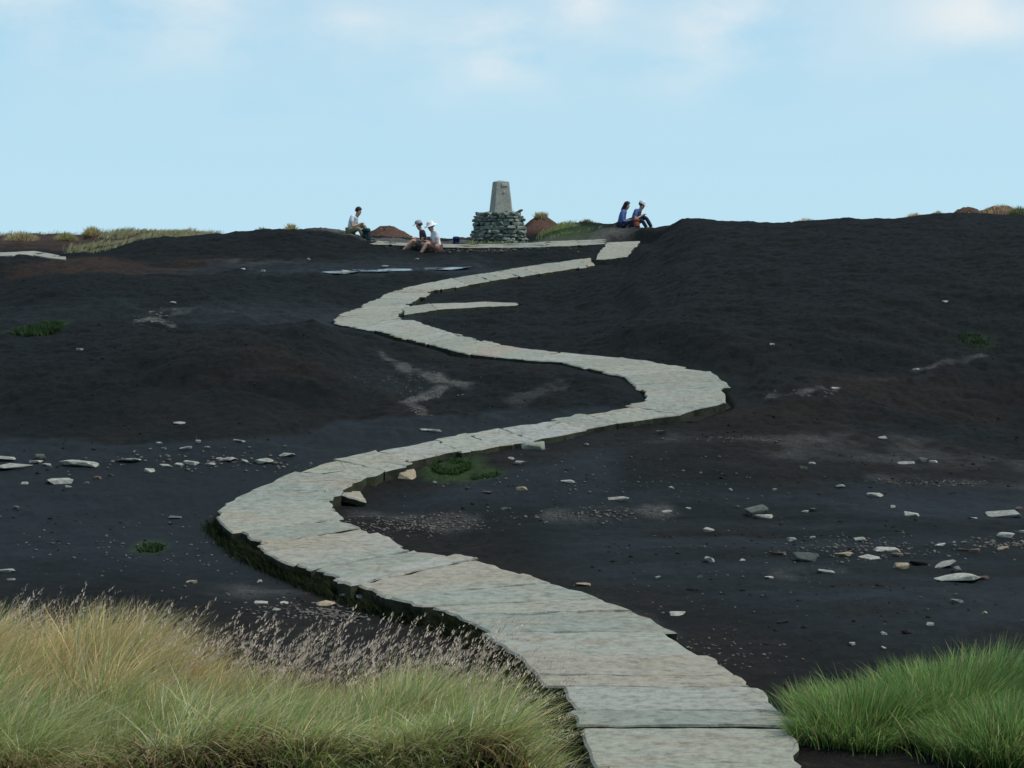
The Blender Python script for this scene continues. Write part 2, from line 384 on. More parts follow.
# ------------------------------------------------------------------ ground sheet
def build_ground():
    ys = np.concatenate([np.linspace(-60, 0, 16)[:-1], np.linspace(0, 4.4, 20)[:-1], np.linspace(4.4, 10, 200)[:-1],
                         10 + 42 * (np.linspace(0, 1, 520)[:-1] ** 1.25), np.linspace(52, 62, 70)[:-1], np.linspace(62, 90, 80)[:-1],
                         np.linspace(90, 200, 30)[:-1], np.linspace(200, 900, 25)])
    s = np.concatenate([-(np.linspace(1, 0, 26)[:-1] ** 2) * 30 - 1.12, np.linspace(-1.12, 1.12, 620), (np.linspace(0, 1, 26)[1:] ** 2) * 30 + 1.12])
    w = np.where(ys > 9, ys, 9.0) * 0.258
    w = np.where(ys < 9, 0.258 * (5.4 + (np.clip(ys, 4.4, 9) - 4.4) / 4.6 * 3.6), w)
    X = s[None, :] * w[:, None]; Y = np.repeat(ys[:, None], len(s), 1)
    Z = height(X, Y)
    nr, nc = X.shape
    V = np.stack([X, Y, Z], -1).reshape(-1, 3)
    i = np.arange(nr * nc).reshape(nr, nc)
    Q = np.stack([i[:-1, :-1], i[:-1, 1:], i[1:, 1:], i[1:, :-1]], -1).reshape(-1, 4)
    # colour of the soil: wet silt on the flats, browner peat, washed-out grit, moss
    x = V[:, 0]; y = V[:, 1]
    U = x / np.maximum(y, 3) * F + 512
    RW = HOR + F * (CZ - V[:, 2]) / np.maximum(y, 3)
    n = fbm(x * 0.7, y * 0.5, 101, 4)
    n_st = fbm(x * 0.5, y * 2.4, 131, 4)
    wet = np.zeros(len(x)); brown = np.zeros(len(x)); grit = np.zeros(len(x)); moss = np.zeros(len(x))
    def blob(cx, cy, rx, ry, k=1.0, soft=0.6):
        r = np.hypot((x - cx) / rx, (y - cy) / ry) + 0.9 * n
        return k * (1 - sstep(1 - soft, 1 + soft * 0.4, r))
    def pblob(px, row, rpx, rY, k=1.0):
        p = on_ground(px, row); return blob(p.x, p.y, rpx / F * p.y, rY, k)
    def streak(pts, hw, k=1.0):
        P = [on_ground(a, b) for a, b in pts]; d = np.full(len(x), 9.0)
        for a, b in zip(P[:-1], P[1:]):
            ab = (b.x - a.x, b.y - a.y); L2 = ab[0]**2 + ab[1]**2 + 1e-9
            t = np.clip(((x - a.x) * ab[0] + (y - a.y) * ab[1]) / L2, 0, 1)
            d = np.minimum(d, np.hypot(x - a.x - t * ab[0], (y - a.y - t * ab[1]) * 0.6))
        return k * (1 - sstep(hw * 0.3, hw, d + 0.7 * hw * n)) * np.clip(0.55 + 1.6 * fbm(x * 3.1, y * 2.2, 151, 3), 0.1, 1)
    line = np.interp(U, [-300, 200, 300, 430, 530, 640], [441, 441, 430, 415, 411, 404])
    flat = sstep(-2.5, 3.0, RW - line + 9 * fbm(x * 2.2, y * 1.2, 141, 3)) * sstep(14.0, 16.5, y + 1.5 * n) * sstep(330, 260, U)
    wet = np.maximum(wet, flat * 0.95)
    flat2 = sstep(-2.5, 3.0, RW - line + 9 * fbm(x * 2.2, y * 1.2, 141, 3)) * sstep(640, 600, U) * sstep(17.5, 18.5, y)
    wet = np.maximum(wet, flat2 * 0.95)
    flat3 = sstep(11.5, 13.2, y) * sstep(20.5, 18, y + 1.2 * n) * sstep(480, 620, U)
    wet = np.maximum(wet, flat3 * np.clip(0.62 + 1.1 * n_st, 0, 1))
    wet = np.maximum(wet, pblob(330, 270, 150, 1.8, 1.0)); wet = np.maximum(wet, pblob(250, 313, 140, 2.6, 0.85)); wet = np.maximum(wet, pblob(430, 262, 70, 1.2, 0.6)); wet = np.maximum(wet, pblob(30, 318, 90, 2.0, 0.5))
    wet = np.maximum(wet, pblob(400, 375, 60, 1.6, 0.35))
    brown = np.clip(0.42 + 1.5 * n, 0, 1) * sstep(30, 22, y) * (1 - wet * 0.7)
    pd, ps, _ = path_dist(x, np.clip(y, 0, 80)); brown = np.maximum(brown, (1 - sstep(0.2, 1.1, pd + 0.8 * n)) * (ps < 0) * sstep(24, 20, y) * 0.9); wet = wet * (1 - 0.8 * (1 - sstep(0.2, 1.1, pd + 0.8 * n)) * (ps < 0) * sstep(24, 20, y))
    brown = np.maximum(brown, pblob(100, 263, 120, 2.6, 1.35)); brown = np.maximum(brown, pblob(40, 246, 140, 5.0, 1.5)); brown = np.maximum(brown, sstep(13.5, 11.0, y) * 0.9)
    brown = np.maximum(brown, sstep(55, 60, y) * 1.8)
    for pts, hw, k in [([(690, 438), (760, 442), (850, 441), (930, 450)], 0.55, 0.5), ([(770, 397), (800, 393), (838, 388)], 0.075, 1.1),
                       ([(915, 370), (950, 362), (985, 355)], 0.07, 0.7), ([(380, 352), (405, 368), (440, 380), (468, 386)], 0.13, 0.9),
                       ([(440, 388), (405, 402), (418, 408), (422, 414)], 0.10, 1.1), ([(140, 321), (155, 319), (172, 327)], 0.12, 1.0), ([(170, 316), (185, 310), (230, 312)], 0.16, 0.4),
                       ([(160, 310), (185, 312)], 0.14, 0.4), ([(560, 516), (620, 513), (660, 513)], 0.22, 0.6), ([(520, 400), (560, 385)], 0.18, 0.4),
                       ([(350, 516), (400, 517), (450, 522)], 0.3, 0.55), ([(230, 590), (300, 596), (370, 600)], 0.28, 0.5),
                       ([(790, 575), (830, 570)], 0.2, 0.4), ([(790, 452), (900, 456), (1020, 462)], 0.5, 0.4), ([(880, 478), (1020, 484)], 0.2, 0.35), ([(660, 640), (600, 600)], 0.2, 0.35),
                       ([(240, 262), (300, 262)], 0.3, 0.4), ([(860, 380), (930, 374)], 0.1, 0.3)]:
        grit = np.maximum(grit, streak(pts, hw, k))
    crest = on_ground(480, 246)
    ring = np.hypot((x - crest.x) / 3.9, (y - 51.4) / 2.2)
    grit = np.maximum(grit, (1 - sstep(0.75, 1.1, ring + 0.25 * n)) * 1.6)
    wet = wet * (1 - np.clip(grit, 0, 1) * 0.5)
    for px, row, rp, rY, k in [(455, 468, 26, 0.5, 0.9), (478, 476, 24, 0.35, 0.8), (40, 329, 26, 1.0, 1.0), (975, 338, 18, 0.5, 0.4), (148, 548, 16, 0.35, 0.7), (575, 232, 36, 3.0, 0.9)]:
        moss = np.maximum(moss, pblob(px, row, rp, rY, k))
    moss = np.maximum(moss, sstep(62, 66, y) * sstep(330, 180, U) * sstep(85, 110, U) * np.clip(0.5 + 2 * n, 0, 1) * 0.8)
    moss = np.maximum(moss, sstep(2.0, 4.5, y) * sstep(10.5, 9.0, y) * 0.5 * (x < bank_edge(y) + .3))
    me = mesh_np('ground', V, Q, np.full(len(Q), 4), np.stack([wet, brown, np.clip(grit, 0, 1), moss], 1), smooth=True, attr='mask')
    o = link('ground', me, M_ground); tag(o, 'bare dark peat moor rising to a summit', kind='structure')
    return o
build_ground()

# shallow pool below the summit
def build_water():
    bm = bmesh.new()
    outl = [(308, 273.6), (322, 272.2), (335, 271.9), (352, 270.4), (372, 270.6), (390, 269.2), (410, 269.6), (430, 268.2), (452, 268.6), (470, 267.4), (488, 266.8), (470, 268.6), (452, 270.2), (430, 270.0), (412, 271.6), (395, 271.4), (378, 272.9), (360, 272.6), (345, 274.4), (330, 274.0)]
    P = [on_ground(a, b) for a, b in outl]
    z = sum(p.z for p in P) / len(P)
    vs = []
    for p in P: vs.append(bm.verts.new((p.x, p.y, p.z + 0.012)))
    bm.faces.new(vs)
    m, nt, b = nmat('pool_water')
    b.inputs['Base Color'].default_value = (0.02, 0.024, 0.03, 1); b.inputs['Roughness'].default_value = 0.12
    geo = N(nt, 'ShaderNodeNewGeometry').outputs['Position']
    bump(nt, b, noise(nt, geo, 3, 4), 0.2, 0.04)
    bmesh.ops.triangulate(bm, faces=bm.faces[:])
    tag(from_bm('water', bm, m), 'thin sheet of pale water below the summit', kind='structure')
build_water()

# ------------------------------------------------------------------ flagged path
def lerp(a, b, t): return a + (b - a) * t

def section_at(S, cum, t):
    i = min(max(int(np.searchsorted(cum, t) - 1), 0), len(S) - 2)
    k = (t - cum[i]) / (cum[i+1] - cum[i])
    return lerp(S[i][0], S[i+1][0], k), lerp(S[i][1], S[i+1][1], k)

M_edge = stone_mat('dark_flag_edge', (0.012, 0.014, 0.010), (0.042, 0.044, 0.034), 0.4)  # slab sides and undersides: much darker than the tops, with greenish blotches
def slab_mesh(l0, r0, l1, r1, thick, jag, seed):
    rg = random.Random(seed)
    nw, nl_ = 10, 5
    top = []
    A, B, C, D = [Vector(v) for v in (l0, r0, r1, l1)]
    ctr = (A + B + C + D) / 4
    def edge(p, q, n):
        out = []
        for k in range(n):
            t = k / n; v = p.lerp(q, t)
            j = jag * (0.35 if k == 0 else 1)
            v = v + Vector((rg.uniform(-j, j), rg.uniform(-j, j) * 0.8, rg.uniform(-0.004, 0.004)))
            out.append(v)
        return out
    pts = edge(A, B, nw) + edge(B, C, nl_) + edge(C, D, nw) + edge(D, A, nl_)
    fl = 0.6 if l0[1] < 17 else 0.35
    tx, ty = rg.uniform(-0.018, 0.018) * fl, rg.uniform(-0.018, 0.018) * fl; dz = rg.uniform(-0.012, 0.016) * fl
    loc = []
    for p in pts:
        q = p - ctr; q = q * 0.998
        q.z += q.x * tx + q.y * ty + dz; loc.append(q)
    bm = bmesh.new()
    n = len(loc)
    inner = [bm.verts.new((q.x * 0.975, q.y * 0.965, q.z + rg.uniform(-0.003, 0.005))) for q in loc]
    rim = [bm.verts.new((q.x, q.y, q.z - 0.012)) for q in loc]
    bot = [bm.verts.new((q.x * 0.98 + rg.uniform(-.008, .008), q.y * 0.98, q.z - thick)) for q in loc]
    cen = bm.verts.new((0, 0, dz))
    for k in range(n):
        j = (k + 1) % n
        bm.faces.new((inner[k], inner[j], cen))
        bm.faces.new((rim[k], rim[j], inner[j], inner[k]))
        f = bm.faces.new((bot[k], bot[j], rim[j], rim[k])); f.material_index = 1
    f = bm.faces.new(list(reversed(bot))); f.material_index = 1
    bmesh.ops.recalc_face_normals(bm, faces=bm.faces[:])
    return bm, ctr

path_parts = 0
def build_path(S, root, pitch, seed, jag=None):
    global path_parts
    mid = [(l + r) / 2 for l, r in S]
    cum = np.concatenate([[0], np.cumsum([np.linalg.norm(b - a) for a, b in zip(mid[:-1], mid[1:])])])
    rg = random.Random(seed); t = 0.0; k = 0
    while t < cum[-1] - 0.15:
        ym = section_at(S, cum, t)[0][1]
        step = rg.uniform(*pitch) * (1.0 if ym < 20 else 1.35)
        t1 = min(t + step, cum[-1])
        if cum[-1] - t1 < 0.25: t1 = cum[-1]
        gp = 0.0 if ym > 17 else 0.004
        l0, r0 = section_at(S, cum, t + gp); l1, r1 = section_at(S, cum, t1 - gp)
        # each flag a little wider or narrower than its neighbour, sometimes set across
        w = rg.uniform(-0.05, 0.07), rg.uniform(-0.06, 0.10)
        dl = (l0 - r0) / np.linalg.norm(l0 - r0); ds = (l1 - r1) / np.linalg.norm(l1 - r1)
        sk = rg.uniform(-0.02, 0.02)
        fw = (mid[-1] - mid[0]) / np.linalg.norm(mid[-1] - mid[0])
        bm, c = slab_mesh(l0 + dl * w[0], r0 - dl * w[1], l1 + ds * w[0], r1 - ds * w[1], rg.uniform(0.13, 0.19), jag or (0.022 if ym < 17 else 0.035), seed * 1000 + k)
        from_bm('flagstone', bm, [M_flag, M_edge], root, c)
        path_parts += 1; t = t1; k += 1

def path_bed(S, name, parent=None):
    bm = bmesh.new(); prev = None
    for l, r in S:
        a, b = Vector(l), Vector(r); a.z -= 0.09; b.z -= 0.09
        a2, b2 = a.lerp(b, 0.04), b.lerp(a, 0.04)
        lo1, lo2 = a2 + Vector((0, 0, -0.25)), b2 + Vector((0, 0, -0.25))
        vs = [bm.verts.new(v) for v in (lo1, a2, b2, lo2)]
        if prev:
            for k in range(3): bm.faces.new((prev[k], prev[k+1], vs[k+1], vs[k]))
        prev = vs
    o = from_bm(name, bm, M_clod, parent)
    return o
path = path_bed(S_MAIN, 'path'); tag(path, 'winding path of pale gritstone flags laid over the peat', kind='structure')
path_bed(S_SPUR, 'bedding', path); path_bed(S_LAST, 'bedding', path)
APRON = [(605, 244.5, 603, 241), (580, 246, 575, 241.5), (555, 247.5, 552, 242.5), (528, 248.6, 530, 244.6), (500, 249, 500, 245.6), (470, 249, 472, 245.8), (440, 248.6, 442, 245.6), (410, 247, 410, 244.8), (374, 245.2, 374, 243)]
S_AP = [tuple(np.array(on_ground(px, r, 46)) + np.array([0, 0, 0.03]) for px, r in ((a, b), (c, d))) for a, b, c, d in APRON]
build_path(S_AP, path, (0.5, 1.1), 8, 0.12)
build_path(S_MAIN, path, (0.24, 0.66), 3); build_path(S_SPUR, path, (0.6, 0.9), 5); build_path(S_LAST, path, (0.8, 1.2), 6)

# ------------------------------------------------------------------ stones
def rock_bm(seed, sx, sy, sz, n=22, power=0.6):
    rg = random.Random(seed); bm = bmesh.new()
    for k in range(n):
        v = Vector((rg.gauss(0, 1), rg.gauss(0, 1), rg.gauss(0, 1))).normalized()
        v = Vector([math.copysign(abs(c) ** power, c) for c in v])
        v *= rg.uniform(0.75, 1.0)
        bm.verts.new((v.x * sx, v.y * sy, v.z * sz))
    r = bmesh.ops.convex_hull(bm, input=bm.verts[:])
    dead = [g for g in r['geom_interior'] if isinstance(g, bmesh.types.BMVert)]
    bmesh.ops.delete(bm, geom=dead, context='VERTS')
    lo = [v for v in bm.verts if not v.link_faces]
    if lo: bmesh.ops.delete(bm, geom=lo, context='VERTS')
    bmesh.ops.bevel(bm, geom=bm.edges[:], offset=min(sx, sy, sz) * 0.09, segments=1, affect='EDGES')
    return bm

MK = {'p': M_pale, 'o': M_och, 'g': M_grey, 'b': M_brown, 'k': M_clod, 'f': M_flag}
rk = [0]
def stone(px, py, w, h, kind, label=None, group=None, tilt=0.0, name='stone', roll=0.0):
    rk[0] += 1
    rg = random.Random(900 + rk[0])
    p = on_ground(px, py + h * 0.35)
    m = p.y / F
    W = w * m; H = h * m
    flatness = 0.8 if kind != 'k' else 0.7
    bm = rock_bm(rk[0] * 7 + 3, W / 2 * 1.12, W / 2 * rg.uniform(0.55, 0.85), max(H * 0.55, 0.014) * flatness, rg.choice([12, 15, 18]), rg.uniform(0.45, 0.8))
    o = from_bm(name, bm, MK[kind], None, p + Vector((0, 0, H * 0.14)))
    o.rotation_euler = (rg.uniform(-0.12, 0.12) + tilt, rg.uniform(-0.1, 0.1) + roll, rg.uniform(-0.35, 0.35))
    tag(o, label, 'clod' if kind == 'k' else 'stone', group)
    return o

GL, GM, GR, GU = 'stones on the wet flat left of the path', 'stones beside the middle of the path', 'stones on the peat right of the path', 'stones on the upper slopes'
ST = [
 # left flat
 (181, 422, 14, 4, 'p', 'lone flat pale stone partway up the dark peat bank left of the path', GL),
 (159, 443, 7, 5, 'p', 'small pale stone at the foot of the dark bank, left one of a loose trio', GL),
 (164, 448, 6, 4, 'p', 'tiny pale stone just below the left one of the loose trio', GL),
 (198, 441, 7, 5, 'p', 'small pale stone at the foot of the dark bank, right of the loose trio', GL),
 (186, 447, 16, 4, 'p', 'thin flat pale stone between the loose trio and the row of stones', GL),
 (207, 447, 7, 3, 'p', 'tiny pale chip right of the thin flat stone under the bank', GL),
 (239, 440, 13, 4, 'p', 'narrow pale stone tilted up at right, nearest the bank foot', GL),
 (287, 454, 17, 6, 'p', 'pale pointed stone at the right end of the stone row, by the path', GL),
 (262, 460, 25, 8, 'p', 'big pale block second from the right end of the stone row', GL),
 (244, 461, 9, 5, 'p', 'small pale stone between the two big blocks of the stone row', GL),
 (229, 459, 22, 6, 'p', 'big pale block left of the small one in the stone row', GL),
 (219, 458, 7, 4, 'p', 'tiny pale stone touching the left side of a row block', GL),
 (210, 464, 13, 5, 'p', 'round pale stone set just below the middle of the stone row', GL),
 (191, 462, 17, 5, 'p', 'low ragged pale stone in the middle of the stone row', GL),
 (180, 464, 11, 4, 'p', 'flat pale shard left of the ragged stone in the row', GL),
 (166, 465, 12, 4, 'p', 'flat pale shard at the left end of the middle stone row', GL),
 (149, 469, 12, 7, 'p', 'rounded white stone lower than the rest, left of the stone row', GL),
 (129, 459, 26, 4, 'p', 'long thin pale slab lying alone on the wet flat', GL),
 (80, 462, 40, 8, 'p', 'longest pale slab on the wet flat, left of the thin slab', GL),
 (39, 455, 15, 11, 'g', 'dark grey block standing upright at the far left', GL),
 (36, 461, 14, 5, 'p', 'pale stone lying against the foot of the dark upright block', GL),
 (47, 464, 10, 4, 'p', 'small pale stone right of the dark upright block', GL),
 (5, 458, 26, 7, 'p', 'pale slab cut by the left picture edge, upper of two', GL),
 (14, 465, 36, 5, 'p', 'long low pale slab at the left picture edge, lower of two', GL),
 (60, 480, 28, 7, 'p', 'pale tilted slab below the longest slab on the flat', GL),
 (69, 486, 8, 5, 'p', 'small pale stone under the tilted slab', GL),
 (87, 482, 8, 4, 'p', 'small pale stone right of the tilted slab', GL),
 (98, 477, 9, 5, 'b', 'larger brown stone right of the tilted slab', GL),
 (111, 475, 7, 4, 'b', 'smaller brown stone ending the tilted slab group', GL),
 (25, 483, 10, 3, 'p', 'thin pale chip left of the tilted slab', GL),
 (175, 517, 15, 4, 'g', 'grey flat stone alone on the wet flat near the path bend', GL),
 (15, 507, 8, 6, 'g', 'dark round stone alone at the left edge of the wet flat', GL),
 (191, 581, 13, 6, 'o', 'ochre stone on dark peat above the tall grass', GL),
 (259, 581, 7, 5, 'p', 'small white stone on peat between ochre stone and path', GL),
 (4, 570, 22, 6, 'p', 'pale slab at the left edge just above the grass', GL),
 (11, 579, 9, 4, 'p', 'small pale chip at the left edge, under a pale slab', GL),
 (312, 584, 14, 6, 'p', 'pale stone close under the dark left edge of the path', GL),
 (325, 602, 20, 9, 'o', 'rounded ochre stone below the dark left edge of the path', GL),
 (345, 596, 13, 5, 'p', 'pale stone right of the rounded ochre stone by the path', GL),
 (362, 596, 13, 5, 'p', 'pale slanting stone second right of the rounded ochre stone', GL),
 (262, 602, 18, 4, 'p', 'long pale stone above the seeding grass, leftmost of its line', GL),
 (284, 602, 10, 4, 'p', 'small pale stone in the middle of the line above the seeding grass', GL),
 (276, 609, 10, 4, 'p', 'small pale stone just below the line above the seeding grass', GL),
 # around the middle of the path
 (430, 430, 25, 4, 'p', 'flat white stone alone on wet peat above the path', GM),
 (511, 458, 7, 4, 'p', 'small pale stone below the leaning slab by the path, left one', GM),
 (519, 462, 13, 6, 'p', 'pale stone below the leaning slab by the path, right one', GM),
 (521, 488, 13, 8, 'o', 'ochre cube-like stone below the moss patches', GM),
 (487, 492, 11, 4, 'b', 'low brownish stone left of the ochre cube-like stone', GM),
 (468, 488, 7, 3, 'b', 'small brown chip below the moss patch', GM),
 (435, 482, 6, 4, 'p', 'tiny pale stone in the shade below the broken path edge', GM),
 (568, 481, 15, 4, 'p', 'flat pale stone right of the ochre cube-like stone', GM),
 (586, 444, 6, 5, 'p', 'tiny pale stone just below the path, right of the leaning slab', GM),
 (619, 498, 27, 6, 'p', 'long white stone in the middle of the peat flat', GM),
 (666, 511, 13, 4, 'p', 'pale stone right and below the long white stone', GM),
 (688, 508, 7, 4, 'p', 'small pale stone midway between long white stone and dark boulder', GM),
 (708, 529, 15, 8, 'p', 'white angular stone left of and below the dark boulder', GM),
 (661, 431, 13, 6, 'g', 'dark stone just below the path outer bend', GM),
 (506, 508, 12, 5, 'g', 'low grey stone right of the gravelly patch', GM),
 (671, 487, 6, 3, 'p', 'tiny pale chip above the long white stone, to its right', GM),
 (731, 489, 6, 4, 'p', 'tiny pale chip above and left of the dark boulder', GM),
 (583, 584, 16, 5, 'o', 'ochre stone by the path right edge, beside the projecting flag', GM),
 (536, 581, 14, 6, 'o', 'ochre stone by the path right edge, left of the projecting flag', GM),
 (677, 613, 18, 5, 'p', 'flat pale stone on brown peat right of the near path', GM),
 (658, 577, 6, 4, 'p', 'tiny pale stone left of the tilted white stone, nearer the path', GM),
 # right flat
 (883, 437, 10, 5, 'p', 'small white stone highest on the right hand flat', GR),
 (906, 462, 19, 5, 'p', 'flat white stone left of a pair on the greyish flat', GR),
 (922, 459, 12, 6, 'p', 'white stone at left of the touching pair on the greyish flat', GR),
 (933, 461, 10, 4, 'p', 'white stone at right of the touching pair on the greyish flat', GR),
 (812, 463, 8, 5, 'p', 'small pale stone beside a dark one above the dark boulder', GR),
 (803, 467, 9, 7, 'g', 'small dark stone beside a pale one above the dark boulder', GR),
 (841, 486, 11, 4, 'p', 'small pale stone up left of the white slab on the right flat', GR),
 (875, 494, 18, 6, 'p', 'white slab lying alone in the middle of the right flat', GR),
 (775, 489, 7, 4, 'p', 'small pale stone straight above the dark boulder', GR),
 (755, 508, 27, 18, 'g', 'dark grey rounded boulder with a pale slab leaning on it', GR),
 (763, 515, 22, 7, 'p', 'pale slab leaning on the front of the dark boulder', GR),
 (805, 511, 8, 4, 'p', 'small pale stone left of a dark chip, right of the boulder', GR),
 (813, 509, 9, 7, 'g', 'dark chip touching a pale stone, right of the boulder', GR),
 (892, 506, 7, 5, 'p', 'small white stone between white slab and sloping white stone', GR),
 (912, 513, 18, 8, 'p', 'white sloping stone on the right flat below the white slab', GR),
 (976, 517, 16, 5, 'p', 'pale stone left of the long slab at the right edge', GR),
 (1004, 513, 36, 6, 'p', 'long pale slab at the right picture edge', GR),
 (1019, 508, 9, 5, 'b', 'brown stone behind the long slab at the right edge', GR),
 (1005, 534, 19, 7, 'p', 'blocky white stone below the long slab at the right edge', GR),
 (1022, 531, 9, 5, 'p', 'white stone cut by the right picture edge', GR),
 (709, 558, 11, 12, 'p', 'tilted white oblong stone standing on end below the angular one', GR, 0.5),
 (791, 539, 13, 8, 'p', 'pale blocky stone above the grey boulder', GR),
 (813, 537, 8, 4, 'p', 'small pale stone right of the blocky one above the grey boulder', GR),
 (860, 538, 13, 5, 'p', 'pale stone behind the heap of flat slabs', GR),
 (804, 555, 29, 15, 'g', 'mid grey humped boulder among gravel right of the path', GR),
 (775, 552, 20, 7, 'b', 'low brown stone at the left of the grey humped boulder', GR),
 (843, 554, 20, 7, 'o', 'ochre stone at the left end of the heap of flat slabs', GR),
 (868, 556, 28, 8, 'p', 'pale slab at the front of the heap of flat slabs', GR),
 (886, 548, 30, 7, 'p', 'pale slab on top at the back of the heap of flat slabs', GR),
 (896, 554, 16, 5, 'b', 'brown stone at the right end of the heap of flat slabs', GR),
 (826, 571, 20, 5, 'p', 'flat pale stone below the grey humped boulder', GR),
 (940, 544, 13, 4, 'p', 'flat pale stone above the leaning slab on the right', GR),
 (901, 565, 19, 10, 'o', 'pale ochre rounded stone left of the leaning slab', GR),
 (919, 562, 20, 9, 'k', 'dark peaty lump between ochre stone and leaning slab', GR),
 (944, 563, 33, 10, 'p', 'pale slab leaning up to the right above the largest slab', GR, 0.0, -0.28),
 (957, 576, 50, 10, 'p', 'largest pale slab on the right flat, lying long and low', GR),
 (958, 568, 14, 10, 'g', 'pointed grey stone standing behind the largest slab', GR),
 (983, 577, 14, 6, 'b', 'reddish stone at the right tip of the largest slab', GR),
 (975, 550, 13, 8, 'b', 'brown stone right of another, above the largest slab', GR),
 (963, 549, 12, 5, 'b', 'brown stone left of another, above the largest slab', GR),
 (1003, 547, 12, 6, 'o', 'ochre stone in the pebble line at the right edge', GR),
 (1018, 544, 10, 5, 'o', 'ochre stone ending the pebble line at the right edge', GR),
 (957, 600, 14, 7, 'p', 'white stone alone below the largest slab', GR),
 (769, 577, 10, 4, 'p', 'small pale stone left and below the grey humped boulder', GR),
 (700, 576, 7, 5, 'g', 'small dark stone below the tilted white oblong stone', GR),
 (742, 560, 8, 4, 'p', 'small pale stone between tilted white stone and brown stone', GR),
 (985, 612, 8, 5, 'o', 'small ochre stone alone low on the right flat', GR),
 (852, 643, 9, 6, 'p', 'small white stone left of the dark clod near the green grass', GR),
 (884, 633, 8, 6, 'p', 'small white stone touching the left of the dark clod by the grass', GR),
 (930, 623, 9, 5, 'p', 'small white stone above and right of the dark clod by the grass', GR),
 (884, 647, 7, 5, 'p', 'small white stone just above the green grass tussock', GR),
 (783, 620, 16, 7, 'k', 'dark peat clod alone right of the near path', GR),
 (692, 588, 15, 6, 'k', 'dark peat clod above the flat pale stone by the near path', GR),
 (909, 631, 18, 9, 'k', 'dark peat clod among white stones above the green grass', GR),
 # upper slopes
 (946, 301, 8, 4, 'p', 'lone white stone high on the right dark slope', GU),
 (916, 369, 8, 3, 'p', 'pale stone at the start of a washed streak on the right slope', GU),
 (772, 344, 6, 4, 'p', 'tiny pale stone on the slope right of the path bend', GU),
 (835, 388, 10, 3, 'p', 'pale stone at the upper end of the grit streak right of the bend', GU),
 (173, 303, 7, 4, 'p', 'pale stone above a grit patch between the left mounds', GU),
 (80, 349, 8, 4, 'p', 'lone pale stone below the green patch on the left mound', GU),
 (263, 271, 6, 4, 'p', 'small pale stone left of the pool, right one of two', GU),
 (243, 269, 6, 3, 'p', 'small pale stone left of the pool, left one of two', GU),
 (346, 271, 15, 6, 'p', 'bright white block at the left end of the pool', GU),
 (309, 259, 5, 4, 'p', 'tiny white stone on the ridge face left above the pool', GU),
 (385, 266, 8, 3, 'p', 'small pale stone on the far bank of the pool', GU),
 (417, 259, 6, 3, 'p', 'tiny pale stone below the seated walkers', GU),
 (457, 335, 12, 5, 'p', 'pale stone on the upper edge of the path, mid slope', GU),
]
for s_ in ST: stone(*s_[:7], *(s_[7:8]), roll=s_[8] if len(s_) > 8 else 0.0, name='peat_clod' if s_[4] == 'k' else ('boulder' if 'boulder' in s_[5] and 'rounded boulder' in s_[5] or 'humped boulder among' in s_[5] else 'stone'))

def loose_flag(px, py, w, d, tilt, roll, rz, label, dz=0.0, thick=0.09):
    p = on_ground(px, py)
    bm, c = slab_mesh((-w/2, -d/2, 0), (w/2, -d/2, 0), (w/2, d/2, 0), (-w/2, d/2, 0), thick, 0.012, px)
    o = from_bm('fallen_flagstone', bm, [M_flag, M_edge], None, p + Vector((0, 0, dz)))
    o.rotation_euler = (tilt, roll, rz); tag(o, label, 'flagstone', 'flags slipped off the path')
stone(533, 444, 24, 14, 'f', 'small pale greenish slab leaning against the lower path edge', 'flags slipped off the path', tilt=0.35, name='fallen_flagstone')['category'] = 'flagstone'
loose_flag(360, 491, 0.42, 0.95, -0.03, 0.24, -0.22, 'pale flag corner tipping down off the path at the inner side of its near bend', 0.0, 0.06)
stone(404, 472, 34, 13, 'o', 'mossy ochre stone slumped below the broken path edge', 'flags slipped off the path', tilt=0.25, name='fallen_flagstone')['category'] = 'flagstone'

# gravel: crumbs nobody could count
def gravel(regions):
    V = []; Fc = []; T = []
    base = 0
    ico = bmesh.new(); bmesh.ops.create_icosphere(ico, subdivisions=1, radius=1)
    iv = np.array([v.co[:] for v in ico.verts]); ico.verts.index_update(); jf = np.array([[v.index for v in f.verts] for f in ico.faces]); ico.free()
    for px, row, rpx, rrow, n, smin, smax in regions:
        for k in range(n):
            a = random.gauss(px, rpx * 0.5); b = random.gauss(row, rrow * 0.5)
            Y = row_to_Y(b) if 240 < b < 800 else None
            if Y is None: continue
            x = (a - 512) / F * Y; y = Y
            s = random.uniform(smin, smax) * random.random() ** 0.7 + 0.006
            P = iv * (s, s * random.uniform(.6, 1), s * random.uniform(.3, .6)) * rng.uniform(0.75, 1.15, (len(iv), 1))
            ca, sa = math.cos(k), math.sin(k)
            P = P @ np.array([[ca, sa, 0], [-sa, ca, 0], [0, 0, 1]])
            V.append((x, y, s)); Fc.append(P)
    XY = np.array(V); Z = height(XY[:, 0], XY[:, 1])
    P = np.array(Fc) + np.stack([XY[:, 0], XY[:, 1], Z + XY[:, 2] * 0.15], 1)[:, None, :]
    n = len(P); ids = (np.arange(n) * len(iv))[:, None, None] + jf[None]
    me = mesh_np('gravel', P.reshape(-1, 3), ids.reshape(-1), np.full(n * len(jf), 3))
    m = stone_mat('gravel_grit', (0.045, 0.040, 0.036), (0.24, 0.215, 0.19))
    tag(link('gravel', me, m), 'scattered stone crumbs lying on the bare peat', 'gravel', kind='stuff')
